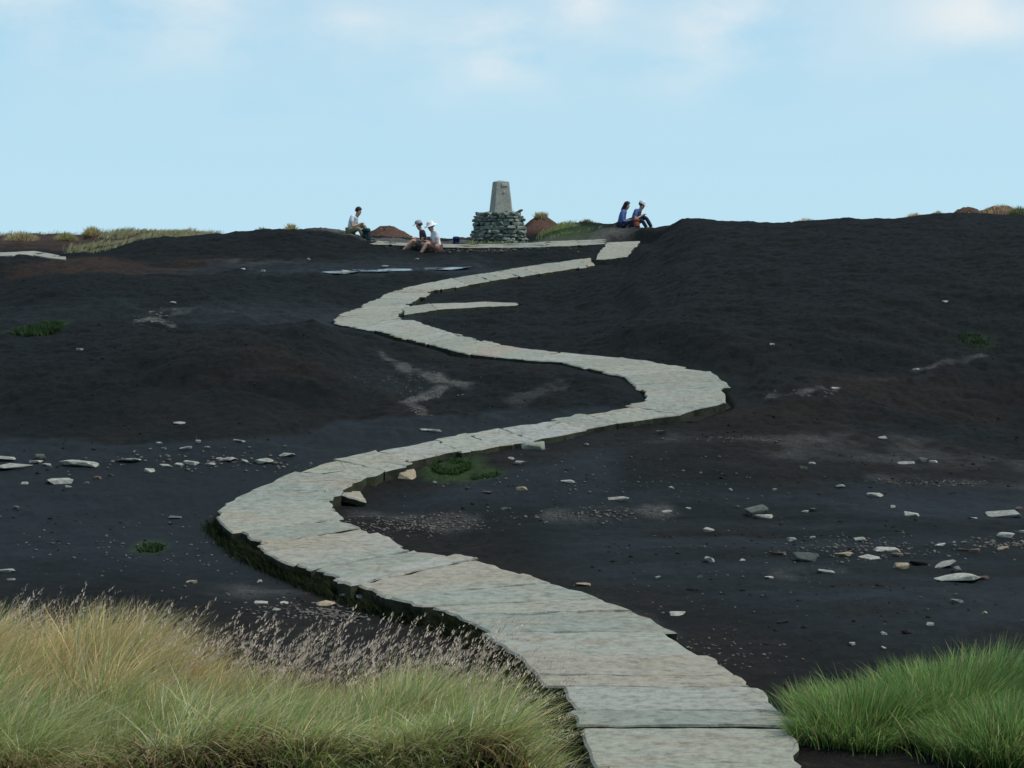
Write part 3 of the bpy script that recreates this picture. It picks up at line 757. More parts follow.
gravel([(415, 519, 70, 9, 420, 0.004, 0.02), (320, 597, 70, 10, 300, 0.004, 0.022), (600, 515, 70, 7, 160, 0.004, 0.02), (860, 550, 90, 12, 240, 0.004, 0.022),
        (940, 480, 60, 4, 120, 0.004, 0.02), (740, 440, 90, 4, 60, 0.004, 0.02), (200, 461, 160, 8, 160, 0.01, 0.03), (800, 570, 260, 60, 140, 0.004, 0.012),
        (420, 410, 14, 5, 60, 0.006, 0.02), (420, 382, 50, 10, 110, 0.006, 0.02), (155, 321, 24, 6, 50, 0.015, 0.05), (800, 392, 40, 3, 30, 0.006, 0.02), (1000, 545, 40, 6, 90, .008, .03),
        (150, 540, 160, 40, 160, 0.005, 0.018), (700, 650, 80, 30, 130, .004, .014), (590, 480, 200, 30, 160, .006, .02), (490, 247, 90, 2, 160, .02, .06)])

def crumbs():
    n = 6000
    Y = 11 + 27 * rng.random(n) ** 1.3; X = rng.uniform(-0.27, 0.27, n) * Y
    d = fbm(X * 0.9, Y * 0.9, 811, 4); dd, _, _ = path_dist(X, Y)
    k = (d > 0.05) & (dd > 0.05); X, Y = X[k], Y[k]; n = len(X)
    ico = bmesh.new(); bmesh.ops.create_icosphere(ico, subdivisions=1, radius=1); ico.verts.index_update()
    iv = np.array([v.co[:] for v in ico.verts]); jf = np.array([[v.index for v in f.verts] for f in ico.faces]); ico.free()
    sz = 0.005 + 0.024 * rng.random(n) ** 3
    P = iv[None] * rng.uniform(0.6, 1.25, (n, len(iv), 1)) * (sz[:, None, None] * np.stack([np.ones(n), rng.uniform(.6, 1, n), rng.uniform(.45, .8, n)], 1)[:, None, :])
    P = P + np.stack([X, Y, height(X, Y)], 1)[:, None, :]
    ids = (np.arange(n) * len(iv))[:, None, None] + jf[None]
    m = stone_mat('crumbled_peat', (0.006, 0.0065, 0.0065), (0.028, 0.023, 0.021))
    tag(link('peat_crumbs', mesh_np('peat_crumbs', P.reshape(-1, 3), ids.reshape(-1), np.full(n * len(jf), 3)), m), 'dark crumbled peat clods strewn over the bare ground', 'peat crumbs', kind='stuff')
crumbs()

# ------------------------------------------------------------------ cairn and pillar
CX, CY = (499 - 512) / F * 52, 52.0
CB = CZ - (246.5 - HOR) / F * CY
def build_cairn():
    rg = random.Random(5); full = bmesh.new()
    def put(bm, M):
        me = bpy.data.meshes.new('t'); bm.to_mesh(me); bm.free(); me.transform(M); full.from_mesh(me); bpy.data.meshes.remove(me)
    H = 0.87; z = -0.12; lay = 0
    while z < H - 0.03:
        t = max(0, z / H)
        rad = 0.73 - 0.15 * t ** 1.6
        th = rg.uniform(0.07, 0.115)
        a = rg.random() * 6.28; end = a + 6.28
        while a < end:
            w = rg.uniform(0.16, 0.36); rr = rad + rg.uniform(-0.05, 0.05)
            bm = rock_bm(rg.randrange(10**6), w / 2, rg.uniform(0.12, 0.2), th * 0.58, 20, 0.45)
            put(bm, Matrix.Translation((math.cos(a) * (rr - 0.13), math.sin(a) * (rr - 0.13), z + th / 2)) @ Matrix.Rotation(a + math.pi / 2 + rg.uniform(-.25, .25), 4, 'Z') @ Matrix.Rotation(rg.uniform(-.14, .14), 4, 'X') @ Matrix.Rotation(rg.uniform(-.12, .12), 4, 'Y'))
            a += w * 0.92 / rad
        z += th * 0.95; lay += 1
    for k in range(26):   # top surface and a few out of line
        a = rg.random() * 6.28; r = rg.uniform(0.25, 0.55)
        bm = rock_bm(rg.randrange(10**6), rg.uniform(.08, .17), rg.uniform(.07, .13), rg.uniform(.03, .05), 18, 0.5)
        put(bm, Matrix.Translation((math.cos(a) * r, math.sin(a) * r, H - 0.03 + rg.uniform(-.02, .05))) @ Matrix.Rotation(a, 4, 'Z') @ Matrix.Rotation(rg.uniform(-.25, .25), 4, 'X'))
    bm = rock_bm(77, .15, .1, .05, 18, 0.5); put(bm, Matrix.Translation((0.50, -0.1, H + 0.03)) @ Matrix.Rotation(-0.5, 4, 'Y'))
    bm = bmesh.new(); bmesh.ops.create_cone(bm, cap_ends=True, segments=24, radius1=0.60, radius2=0.46, depth=H); put(bm, Matrix.Translation((0, 0, H / 2 - 0.02)))
    tag(from_bm('stone_cairn', full, M_cairn, None, (CX, CY, CB)), 'rough round dry stone cairn built around the foot of the pillar', 'cairn')
build_cairn()
def build_pillar():
    root = empty('trig_pillar', (CX + 0.05, CY, CB + 0.42), R(14))
    tag(root, 'tapering grey concrete survey pillar standing in the stone cairn', 'survey pillar')
    Ht = CZ + (HOR - 181.5) / F * CY - (CB + 0.42)
    bm = bmesh.new()
    b, t, c = 0.305, 0.185, 0.035
    def ring(r, z, ch): return [bm.verts.new(v) for v in ((r-ch, -r, z), (r, -r+ch, z), (r, r-ch, z), (r-ch, r, z), (-r+ch, r, z), (-r, r-ch, z), (-r, -r+ch, z), (-r+ch, -r, z))]
    zs = [0, 0.25, 0.5, 0.75, 1.0]
    rings = [ring(b + (t - b) * q, Ht * 0.985 * q, c) for q in zs] + [ring(t - 0.02, Ht, c)]
    for r0, r1 in zip(rings[:-1], rings[1:]):
        for k in range(8): bm.faces.new((r0[k], r0[(k+1) % 8], r1[(k+1) % 8], r1[k]))
    bm.faces.new(rings[-1]); bm.faces.new(list(reversed(rings[0])))
    from_bm('shaft', bm, M_conc, root)
    bm = bmesh.new(); bmesh.ops.create_cone(bm, cap_ends=True, segments=20, radius1=0.11, radius2=0.105, depth=0.02)
    from_bm('top_plate', bm, M_metal, root, (0, 0, Ht + 0.009))
    def face_y(z): return -(b + (t - b) * z / (Ht * 0.985))
    tilt = math.atan2(b - t, Ht)
    bm = bmesh.new(); bmesh.ops.create_cube(bm, size=1); bmesh.ops.scale(bm, vec=(0.15, 0.03, 0.07), verts=bm.verts); bmesh.ops.bevel(bm, geom=bm.edges[:], offset=0.006, segments=1, affect='EDGES')
    o = from_bm('plaque', bm, plain('pale_patch', (0.42, 0.42, 0.38)), root, (0.05, face_y(Ht - 0.09) - 0.004, Ht - 0.09)); o.rotation_euler.x = -tilt
    bm = bmesh.new(); bmesh.ops.create_cone(bm, cap_ends=True, segments=16, radius1=0.04, radius2=0.034, depth=0.03)
    o = from_bm('sighting_hole', bm, plain('pale_cap', (0.40, 0.39, 0.34)), root, (0.04, face_y(Ht - 0.27) - 0.004, Ht - 0.27)); o.rotation_euler.x = R(90) - tilt
build_pillar()

# ------------------------------------------------------------------ grass
def blades(P, H, W, lean_dir, lean, colr, seg=3, tipcol=None, droop=1.7, face=None):
    """P Nx3 roots, H heights, W widths, lean_dir angle, lean amount; returns verts, faces, totals, colours"""
    n = len(P)
    if face is None: face = rng.uniform(0, np.pi, n)
    dx = np.cos(lean_dir); dy = np.sin(lean_dir)
    fx = np.cos(face); fy = np.sin(face)
    V = np.zeros((n, 2 * seg + 1, 3)); C = np.zeros((n, 2 * seg + 1, 3))
    for k in range(seg + 1):
        t = k / seg
        off = lean * H * t ** droop
        zz = H * t * np.sqrt(np.clip(1 - (lean * t ** (droop - 1)) ** 2 * 0.45, 0.15, 1))
        cx = P[:, 0] + dx * off; cy = P[:, 1] + dy * off; cz = P[:, 2] + zz
        w = W * (1 - t) ** 0.6 * 0.5 if k < seg else 0
        cc = colr if tipcol is None else colr + (tipcol - colr) * t ** 1.3
        if k < seg:
            V[:, 2*k] = np.stack([cx - fx * w, cy - fy * w, cz], 1); V[:, 2*k+1] = np.stack([cx + fx * w, cy + fy * w, cz], 1)
            C[:, 2*k] = cc; C[:, 2*k+1] = cc
        else:
            V[:, 2*k] = np.stack([cx, cy, cz], 1); C[:, 2*k] = cc
    m = 2 * seg + 1
    fq = []
    for k in range(seg - 1): fq += [2*k, 2*k+1, 2*k+3, 2*k+2]
    fq += [2*seg-2, 2*seg-1, 2*seg]
    idx = (np.arange(n) * m)[:, None] + np.array(fq)[None]
    tot = np.tile(np.array([4] * (seg - 1) + [3]), n)
    return V.reshape(-1, 3), idx.reshape(-1), tot, C.reshape(-1, 3)

def join(parts):
    V = []; I = []; T = []; C = []; b = 0
    for v, i, t, c in parts:
        V.append(v); I.append(i + b); T.append(t); C.append(c); b += len(v)
    return np.concatenate(V), np.concatenate(I), np.concatenate(T), np.concatenate(C)

def grass_obj(name, parts, parent=None, origin=None):
    V, I, T, C = join(parts)
    if origin is not None: V = V - np.array(origin)
    return link(name, mesh_np(name, V, I, T, np.clip(C, 0, 1)), M_leaf, parent, origin if parent is None else None)

GREEN = np.array([0.26, 0.35, 0.085]); GREY = np.array([0.56, 0.57, 0.31]); STRAW = np.array([0.68, 0.52, 0.235]); DEAD = np.array([0.52, 0.37, 0.21]); LIME = np.array([0.07, 0.15, 0.03])
def colmix(n, cols_, w):
    w = np.asarray(w, float); w = w / w.sum(1, keepdims=True)
    c = np.cumsum(w, 1); r = rng.random(n)[:, None]; k = (r > c).sum(1).clip(0, len(cols_) - 1)
    return np.array(cols_)[k] * rng.uniform(0.65, 1.4, (n, 1)) * (1 + rng.uniform(-0.1, 0.1, (n, 3)))

def heads(P, H, lean_dir, lean, n_sp, size, colr, droop=1.9):
    """loose drooping seed heads at stem tips"""
    n = len(P); parts = []
    k = n_sp
    t = rng.uniform(0.68, 1.0, (n, k))
    off = lean[:, None] * H[:, None] * t ** droop
    zz = H[:, None] * t * np.sqrt(np.clip(1 - (lean[:, None] * t ** (droop - 1)) ** 2 * 0.45, 0.15, 1))
    sp = size * (1.15 - t) * 2.2
    x = P[:, 0, None] + np.cos(lean_dir)[:, None] * off + rng.normal(0, 1, (n, k)) * sp
    y = P[:, 1, None] + np.sin(lean_dir)[:, None] * off + rng.normal(0, 1, (n, k)) * sp
    z = P[:, 2, None] + zz + rng.normal(0, 0.5, (n, k)) * sp
    R_ = np.stack([x, y, z], -1).reshape(-1, 3); m = len(R_)
    cc = np.repeat(colr, k, 0)
    return blades(R_, rng.uniform(0.007, 0.019, m), rng.uniform(0.0022, 0.005, m), rng.uniform(-1.2, 1.2, m), rng.uniform(0.3, 1.35, m), cc, 2)

def clumped(n, gen, scale, thr, seed):
    out = []
    tot = 0
    while tot < n:
        X, Y = gen(n)
        d = fbm(X * scale, Y * scale, seed, 3)
        k = rng.random(len(X)) < np.clip(0.55 + (d - thr) * 2.2, 0.05, 1)
        out.append(np.stack([X[k], Y[k]], 1)); tot += k.sum()
    return np.concatenate(out)[:n]

def bank_gen(n):
    Y = 5.12 + 3.8 * rng.random(n) ** 1.35
    xl = -0.30 * Y - 0.5
    X = xl + (bank_edge(Y) + 0.12 - xl) * rng.random(n)
    X = np.where(rng.random(n) < 0.10, X - rng.random(n) * 2.2, X)
    k = (rng.random(n) > sstep(0.0, 0.7, Y - bank_back(X, Y))) & (rng.random(n) < sstep(-0.16, 0.12, Y - 5.30 + 0.46 * vnoise(X * 2.7, Y * 2.7, 64)))
    return X[k], Y[k]

def bank_grass():
    XY = clumped(95000, bank_gen, 3.4, 0.06, 201); X, Y = XY.T
    Z = height(X, Y); n = len(X)
    u = X / Y * F + 512; f = fbm(X * 1.1, Y * 1.1, 205, 3); f2 = fbm(X * 3.5, Y * 3.5, 207, 2)
    back = sstep(5.7, 6.8, Y + 0.6 * f)
    left = sstep(420, 150, u + 200 * f)
    wS = 0.10 + 0.85 * back * left + 0.25 * back + 0.5 * np.clip(f2, 0, 1); wG = 0.5 + 0.9 * (1 - back) + 1.6 * np.clip(-f, 0, 1); wY = 0.9 * (1 - back) + 0.25; wD = 0.12 + 0.25 * left * back
    c = colmix(n, [STRAW, GREEN, GREY, DEAD], np.stack([wS, wG, wY, wD], 1))
    tip = c * 0.8 + np.array([0.34, 0.29, 0.16]) * 0.25 + 0.02
    H = rng.uniform(0.13, 0.31, n) * (1 + 0.85 * f2) * (0.85 + 0.25 * back) * np.where(X > bank_edge(Y) - 0.3, 0.8, 1)
    H = np.clip(H * (1 - 0.30 * sstep(120, 240, u) * sstep(500, 400, u)) * (1 + 0.04 * sstep(150, 40, u)), 0.07, 0.46)
    ld = rng.normal(0.2, 1.0, n) - 0.5 * (Y < 5.75) + 0.8 * f2; ln = np.clip(rng.normal(0.68, 0.32, n) + 0.25 * (Y < 5.65), 0.05, 1.4)
    P = np.stack([X, Y, Z - 0.01], 1)
    parts = [blades(P, H, rng.uniform(0.0024, 0.0066, n), ld, ln, c, 4, tip)]
    # litter and thatch over the lip
    m = 9000
    x = rng.uniform(-2.2, 0.35, m); y = 5.1 + rng.random(m) * 0.36
    k = x < bank_edge(y) + 0.1; x, y = x[k], y[k]; m = len(x)
    P2 = np.stack([x, y, height(x, y) + 0.005], 1)
    c2 = colmix(m, [DEAD * 0.8, STRAW * 0.7, GREEN * 0.8, np.array([.06, .042, .03])], np.tile([0.45, 0.2, 0.35, 0.35], (m, 1)))
    parts.append(blades(P2, rng.uniform(0.05, 0.16, m), rng.uniform(0.003, 0.006, m), rng.uniform(-2.8, -0.3, m), rng.uniform(0.8, 1.4, m), c2, 3))
    o = grass_obj('grass', parts); tag(o, 'long wind-combed straw and green grass on the near left bank', 'grass', kind='stuff')
    # flowering stems
    def fgen(n):
        X = -2.3 + 2.55 * rng.random(n); Y = bank_back(X, X * 0 + 6.3) - 0.45 + 1.15 * rng.random(n)
        Y = bank_back(X, Y) - 0.5 + 1.2 * rng.random(n)
        k = X < bank_edge(Y) - 0.02
        return X[k], Y[k]
    XY = clumped(850, fgen, 3.2, 0.22, 231); X, Y = XY.T; n = len(X)
    Z = height(X, Y); P = np.stack([X, Y, Z], 1)
    u = X / Y * F + 512
    H = rng.uniform(0.18, 0.42, n) * (1 + 0.22 * sstep(230, 60, u))
    ld = rng.normal(0.15, 0.6, n); ln = np.clip(rng.normal(0.72, 0.3, n), 0.1, 1.25)
    cs = np.array([0.42, 0.30, 0.18]) * rng.uniform(0.7, 1.3, (n, 1)); ch = np.array([0.74, 0.60, 0.48]) * rng.uniform(0.6, 1.35, (n, 1))
    parts = [blades(P, H, np.full(n, 0.0028), ld, ln, cs, 5, droop=1.9), heads(P, H, ld, ln, 22, 0.0075, ch)]
    o = grass_obj('flowering_grass', parts); tag(o, 'feathery pinkish seed heads above the back of the left bank', 'seeding grass', kind='stuff')
bank_grass()

def tussock(name, cx, cy, r, ry, n, hgt, label, cat, group=None, cols_=None, wts=None, width=(0.004, 0.008), radial=0.75, wind=0.2, mound=0.0):
    a = rng.uniform(0, 2 * np.pi, n); q = np.sqrt(rng.random(n))
    wob = (1 + 0.7 * vnoise(np.cos(a) * 1.8 + cx, np.sin(a) * 1.8 + cy, 300)) * np.where(rng.random(n) < 0.08, rng.uniform(1, 1.45, n), 1)
    X = cx + np.cos(a) * q * r * wob; Y = cy + np.sin(a) * q * ry * wob
    Z = height(X, Y) + mound * (1 - q ** 2) - 0.01
    H = hgt * rng.uniform(0.4, 1.15, n) * (1.1 - 0.4 * q ** 2) * (1 + 0.5 * fbm(X * 4, Y * 4, 310, 2))
    ld = a + rng.normal(0, 0.5, n); ln = np.clip(radial * q + rng.normal(0.15, 0.2, n), 0.03, 1.25)
    vx = np.cos(ld) * ln + wind; vy = np.sin(ld) * ln
    ld = np.arctan2(vy, vx); ln = np.clip(np.hypot(vx, vy), 0.03, 1.3)
    cols_ = cols_ or [LIME, GREEN, STRAW]; wts = wts or [0.6, 0.3, 0.1]
    c = colmix(n, cols_, np.tile(wts, (n, 1)))
    org = (cx, cy, hpt(cx, cy))
    o = grass_obj(name, [blades(np.stack([X, Y, Z], 1), H, rng.uniform(*width, n), ld, ln, c, 4, c * 1.25 + 0.015)], None, org)
    if label: tag(o, label, cat, group)
    return o
GT = 'green tussocks at the right foot of the path'
RG = [np.array([0.15, 0.27, 0.065]), np.array([0.09, 0.17, 0.045]), np.array([0.30, 0.38, 0.14]), np.array([0.24, 0.20, 0.09])]; RW = [0.45, 0.27, 0.18, 0.10]
tussock('grass_tussock', 1.93, 10.8, 0.40, 0.34, 7000, 0.27, 'bright green tussock nearest the flags, at the left of its group', 'grass tussock', GT, RG, RW)
tussock('grass_tussock', 2.50, 11.1, 0.60, 0.42, 11000, 0.30, 'tallest green tussock, at the back of its group by the right edge', 'grass tussock', GT, RG, RW)
tussock('grass_tussock', 2.62, 10.35, 0.45, 0.4, 9000, 0.27, 'green tussock in the bottom right corner with a few straw blades', 'grass tussock', GT, RG, [0.4, 0.3, 0.2, 0.1])
tussock('grass_tussock', 3.4, 10.9, 0.7, 0.6, 7000, 0.48, None, None) if False else None

# short dark fringe on the path's shaded edge and little plants
def fringe():
    pts = []
    L = [s[0] for s in S_MAIN][2:13]
    for a, b in zip(L[:-1], L[1:]):
        for k in range(int(np.linalg.norm(b - a) * 4200)):
            t = random.random(); p = a + (b - a) * t; pts.append((p[0] - abs(random.gauss(0, 0.06)) + 0.02, p[1] - random.gauss(0.02, 0.05)))
    P = np.array(pts); d = fbm(P[:, 0] * 5, P[:, 1] * 5, 401, 3); P = P[d > -0.32]
    n = len(P); Z = height(P[:, 0], P[:, 1])
    c = colmix(n, [np.array([.016, .024, .010]), np.array([.03, .045, .016]), np.array([.07, .06, .035])], np.tile([0.6, 0.35, 0.05], (n, 1)))
    A = blades(np.stack([P[:, 0], P[:, 1], Z - 0.01], 1), rng.uniform(0.03, 0.105, n), rng.uniform(0.005, 0.010, n), rng.uniform(2.4, 5.4, n), rng.uniform(0.1, 0.8, n), c, 3)
    o = grass_obj('moss', [A]); tag(o, 'dark shaggy moss hanging along the left edge of the flags', 'moss', kind='stuff')
fringe()

def patch(name, px, row, rpx, rY, n, h, cols_, wts, label, cat, group=None, kind=None, w=(0.008, 0.016)):
    p = on_ground(px, row); rx = rpx / F * p.y
    a = rng.uniform(0, 2 * np.pi, n); q = np.sqrt(rng.random(n))
    X = p.x + np.cos(a) * q * rx; Y = p.y + np.sin(a) * q * rY
    k = fbm(X * 5, Y * 5, 411, 3) > -0.2; X, Y = X[k], Y[k]; n = len(X)
    Z = height(X, Y) - 0.005
    c = colmix(n, cols_, np.tile(wts, (n, 1)))
    o = grass_obj(name, [blades(np.stack([X, Y, Z], 1), h * rng.uniform(0.5, 1.2, n), rng.uniform(*w, n), rng.uniform(0, 6.28, n), rng.uniform(0.1, 0.9, n), c, 3, c * 1.2)], None, tuple(p))
    tag(o, label, cat, group, kind); return o
BR = np.array([0.045, 0.098, 0.026]); DKG = np.array([0.020, 0.040, 0.016])
patch('moss_patch', 452, 468, 20, 0.22, 1500, 0.05, [BR, DKG], [0.7, 0.3], 'bright green moss patch under the broken path edge, left of two', 'moss patch', 'moss patches beside the path')
patch('moss_patch', 486, 477, 15, 0.14, 800, 0.04, [BR, DKG], [0.6, 0.4], 'smaller green moss patch right of the broken path edge', 'moss patch', 'moss patches beside the path')
patch('moss_patch', 40, 330, 22, 0.9, 3200, 0.09, [BR * 0.75, DKG], [0.45, 0.55], 'green grassy patch alone on the far left dark mound', 'grass patch', w=(.015, .03))
patch('moss_patch', 973, 339, 14, 0.4, 260, 0.05, [DKG, BR * 0.5], [0.8, 0.2], 'faint green patch on the right dark slope', 'moss patch', w=(.012, .025))
patch('moss_patch', 150, 550, 13, 0.2, 500, 0.05, [DKG, BR * 0.7], [0.5, 0.5], 'small green moss patch left of the path bend', 'moss patch')

# ------------------------------------------------------------------ skyline hags and tufts
def hag(px, rowtop, wpx, hpx, Y, label, capcols, red=True, caph=0.16, capfrac=0.9, n=900, group='grass-capped peat hags on the skyline', seed=0):
    rg = np.random.default_rng(700 + seed)
    x = (px - 512) / F * Y; W = wpx / F * Y / 2; top = CZ + (HOR - rowtop) / F * Y
    zb = hpt(x, Y) - 0.12
    Hh = max(top - caph * 0.75 - zb, 0.15)
    root = empty('peat_hag', (x, Y, zb)); tag(root, label, 'peat hag', group)
    nr, ns = 9, 28; V = []; 
    for i in range(nr):
        t = i / (nr - 1)
        for j in range(ns):
            a = 2 * math.pi * j / ns
            rr = (1 - t ** 1.7 * 0.97) if t < 1 else 0.02
            wob = 1 + 0.7 * float(vnoise(np.array([math.cos(a) * 1.7 + seed * 3.3]), np.array([math.sin(a) * 1.7 + t * 2]), 600)[0])
            V.append((math.cos(a) * W * rr * wob * 1.05, math.sin(a) * W * 0.75 * rr * wob, Hh * min(1, t * 1.12) * (0.90 + 0.2 * rg.random())))
    Fq = [(i * ns + j, i * ns + (j + 1) % ns, (i + 1) * ns + (j + 1) % ns, (i + 1) * ns + j) for i in range(nr - 1) for j in range(ns)]
    me = mesh_np('mound', np.array(V), np.array(Fq).ravel(), np.full(len(Fq), 4), smooth=True)
    link('mound', me, M_hag if red else M_clod, root)
    a = rng.uniform(0, 6.28, n); q = np.sqrt(rng.random(n)) * capfrac
    X = np.cos(a) * q * W * 0.95; Yl = np.sin(a) * q * W * 0.7; Z = Hh * np.minimum(1, 1.1 * ((1 - q) / 0.97) ** (1 / 1.7)) * 0.94 - 0.02
    c = colmix(n, capcols, np.tile([1 / len(capcols)] * len(capcols), (n, 1)))
    grass_obj('grass_cap', [blades(np.stack([X, Yl, Z], 1), caph * rng.uniform(0.5, 1.15, n), rng.uniform(0.012, 0.03, n), a + rng.normal(0, .5, n), np.clip(q + rng.normal(0, .2, n), .05, 1.2), c, 3, c * 1.2)], root)
TAN = np.array([0.55, 0.46, 0.28]); TAN2 = np.array([0.46, 0.39, 0.20]); OLV = np.array([0.22, 0.24, 0.11])
H_ = [
 (22, 230, 36, 9, 62, 'low tan-topped peat hag at the far left end of the skyline', [TAN2, OLV, TAN], True, .2),
 (66, 231.5, 22, 8, 62, 'small tan-topped hag second from the left end of the skyline', [TAN2, OLV], True, .2),
 (92, 226, 18, 9, 64, 'round tuft-topped hag left of the pale grass ridge', [TAN2, TAN2, OLV], True, .24),
 (262, 226.5, 26, 6, 60, 'low dark hag on the ridge left of the lone seated walker', [OLV, TAN2], False, .15),
 (291, 223, 15, 8, 60, 'small round tuft on the ridge nearest the lone seated walker', [TAN2, TAN2, OLV], False, .25),
 (388, 225, 58, 14, 60, 'wide rust-red hag with thin grass behind the seated pair', [OLV, TAN2, np.array([.12, .05, .035])], True, .08, 0.85, 500),
 (541, 212, 50, 24, 56, 'rust-red hag with round straw tuft just right of the cairn', [TAN2, TAN, OLV], True, .24, 0.24, 500),
 (806, 218, 25, 6, 54, 'pale straw hag alone in the dip of the right skyline', [TAN, TAN2], True, .18),
 (915, 212, 30, 5, 58, 'low pale straw hag on the right skyline, left of the red ones', [TAN, TAN2], True, .14),
 (938, 210.5, 16, 5, 58, 'small pale straw tuft beside the low straw hag on the right', [TAN, TAN2, OLV], True, .14),
 (967, 206.5, 42, 8, 60, 'rust-red hag on the right skyline, left of the wide straw-topped one', [np.array([.12, .05, .035]), TAN2], True, .06),
 (1001, 203, 58, 11, 62, 'wide rust-red hag with straw top at the right end of the skyline', [TAN, TAN2], True, .16),
 (1020, 206, 26, 14, 55, 'dark green grassy hag cut by the right picture edge', [OLV, DKG, OLV], False, .2),
]
for i, h in enumerate(H_): hag(*h, seed=i)

def ridge_grass(name, boxes, n, h, cols_, wts, label):
    parts = []
    for (u0, u1, y0, y1, frac) in boxes:
        m = int(n * frac)
        Y = rng.uniform(y0, y1, m); U = rng.uniform(u0, u1, m); X = (U - 512) / F * Y
        k = (fbm(X * 0.8, Y * 0.8, 500, 3) > -0.15) & (rng.random(m) < np.clip(4 * np.minimum((U - u0), (u1 - U)) / (u1 - u0), 0, 1)) & (rng.random(m) < np.clip(4 * (Y - y0) / (y1 - y0), 0, 1)); X, Y = X[k], Y[k]; m = len(X)
        c = colmix(m, cols_, np.tile(wts, (m, 1)))
        hh = h * rng.uniform(0.4, 1.1, m) * (1 + 1.2 * fbm(X * 1.2, Y * 1.2, 505, 2))
        parts.append(blades(np.stack([X, Y, height(X, Y) - 0.01], 1), hh, rng.uniform(0.014, 0.035, m), rng.uniform(-0.8, 0.8, m), rng.uniform(0.2, 0.9, m), c, 3, c * 1.2))
    tag(grass_obj(name, parts), label, 'grass', kind='stuff')
ridge_grass('ridge_grass', [(90, 225, 62, 72, 0.6), (-60, 90, 69, 76, 0.2), (60, 165, 52.5, 58, 0.15)], 26000, 0.16, [TAN2, OLV, TAN], [0.45, 0.4, 0.15], 'pale straw grass along the left skyline ridge')
ridge_grass('summit_grass', [(535, 605, 52.5, 57, 0.5), (600, 640, 53, 56, 0.1), (440, 540, 50, 51.2, 0.12), (1000, 1060, 50, 54, 0.28)], 9000, 0.12, [OLV, GREEN, TAN2], [0.5, 0.35, 0.15], 'short olive grass on the summit knolls either side')

# pale far path at the left
def far_path():
    pts = [(-14, 257.5, 253.8), (12, 256.3, 252.8), (34, 256.2, 251.6), (50, 259.5, 254.5), (66, 261.5, 258.5)]
    Y0 = 56.0; prev = None; bm = bmesh.new()
    for px, r0, r1 in pts:
        row = []
        for rr, Y in ((r0, None), (r1, None)):
            p = on_ground(px, rr, 46); row.append(p)
        vs = [bm.verts.new(p + Vector((0, 0, dz))) for p in row for dz in (0.02,)]
        if prev: bm.faces.new((prev[0], vs[0], vs[1], prev[1]))
        prev = vs
    g = bmesh.ops.extrude_face_region(bm, geom=bm.faces[:])
    for v in [e for e in g['geom'] if isinstance(e, bmesh.types.BMVert)]: v.co.z -= 0.15
    bmesh.ops.recalc_face_normals(bm, faces=bm.faces[:])
    tag(from_bm('far_path', bm, M_flag), 'short pale stretch of path on the far left moor', kind='structure')
far_path()

# ------------------------------------------------------------------ people
dg = None
def skin_mesh(verts, edges, radii, sub=2, root=0):
    me = bpy.data.meshes.new('sk'); me.from_pydata(verts, edges, []); o = bpy.data.objects.new('sk', me); col.objects.link(o)
    md = o.modifiers.new('s', 'SKIN'); md.use_smooth_shade = True
    for i, r in enumerate(radii):
        rr = r if isinstance(r, tuple) else (r, r)
        me.skin_vertices[0].data[i].radius = rr
        me.skin_vertices[0].data[i].use_root = (i == root)
    s = o.modifiers.new('u', 'SUBSURF'); s.levels = sub; s.render_levels = sub
    d = bpy.context.evaluated_depsgraph_get()
    out = bpy.data.meshes.new_from_object(o.evaluated_get(d))
    bpy.data.objects.remove(o); bpy.data.meshes.remove(me)
    for p in out.polygons: p.use_smooth = True
    return out

M_skin = plain('skin', (0.50, 0.30, 0.22), 0.6, 0.08); M_eye = plain('eye_dark', (0.03, 0.02, 0.02), 0.3)
def cloth(n, c): return plain(n, c, 0.9, 0.18, 14)

class Chain:
    def __init__(s): s.v = []; s.e = []; s.r = []
    def add(s, p, r, prev=None):
        s.v.append(tuple(p)); s.r.append(r); i = len(s.v) - 1
        if prev is not None: s.e.append((prev, i))
        return i
    def mesh(s, sub=2): return skin_mesh(s.v, s.e, s.r, sub)

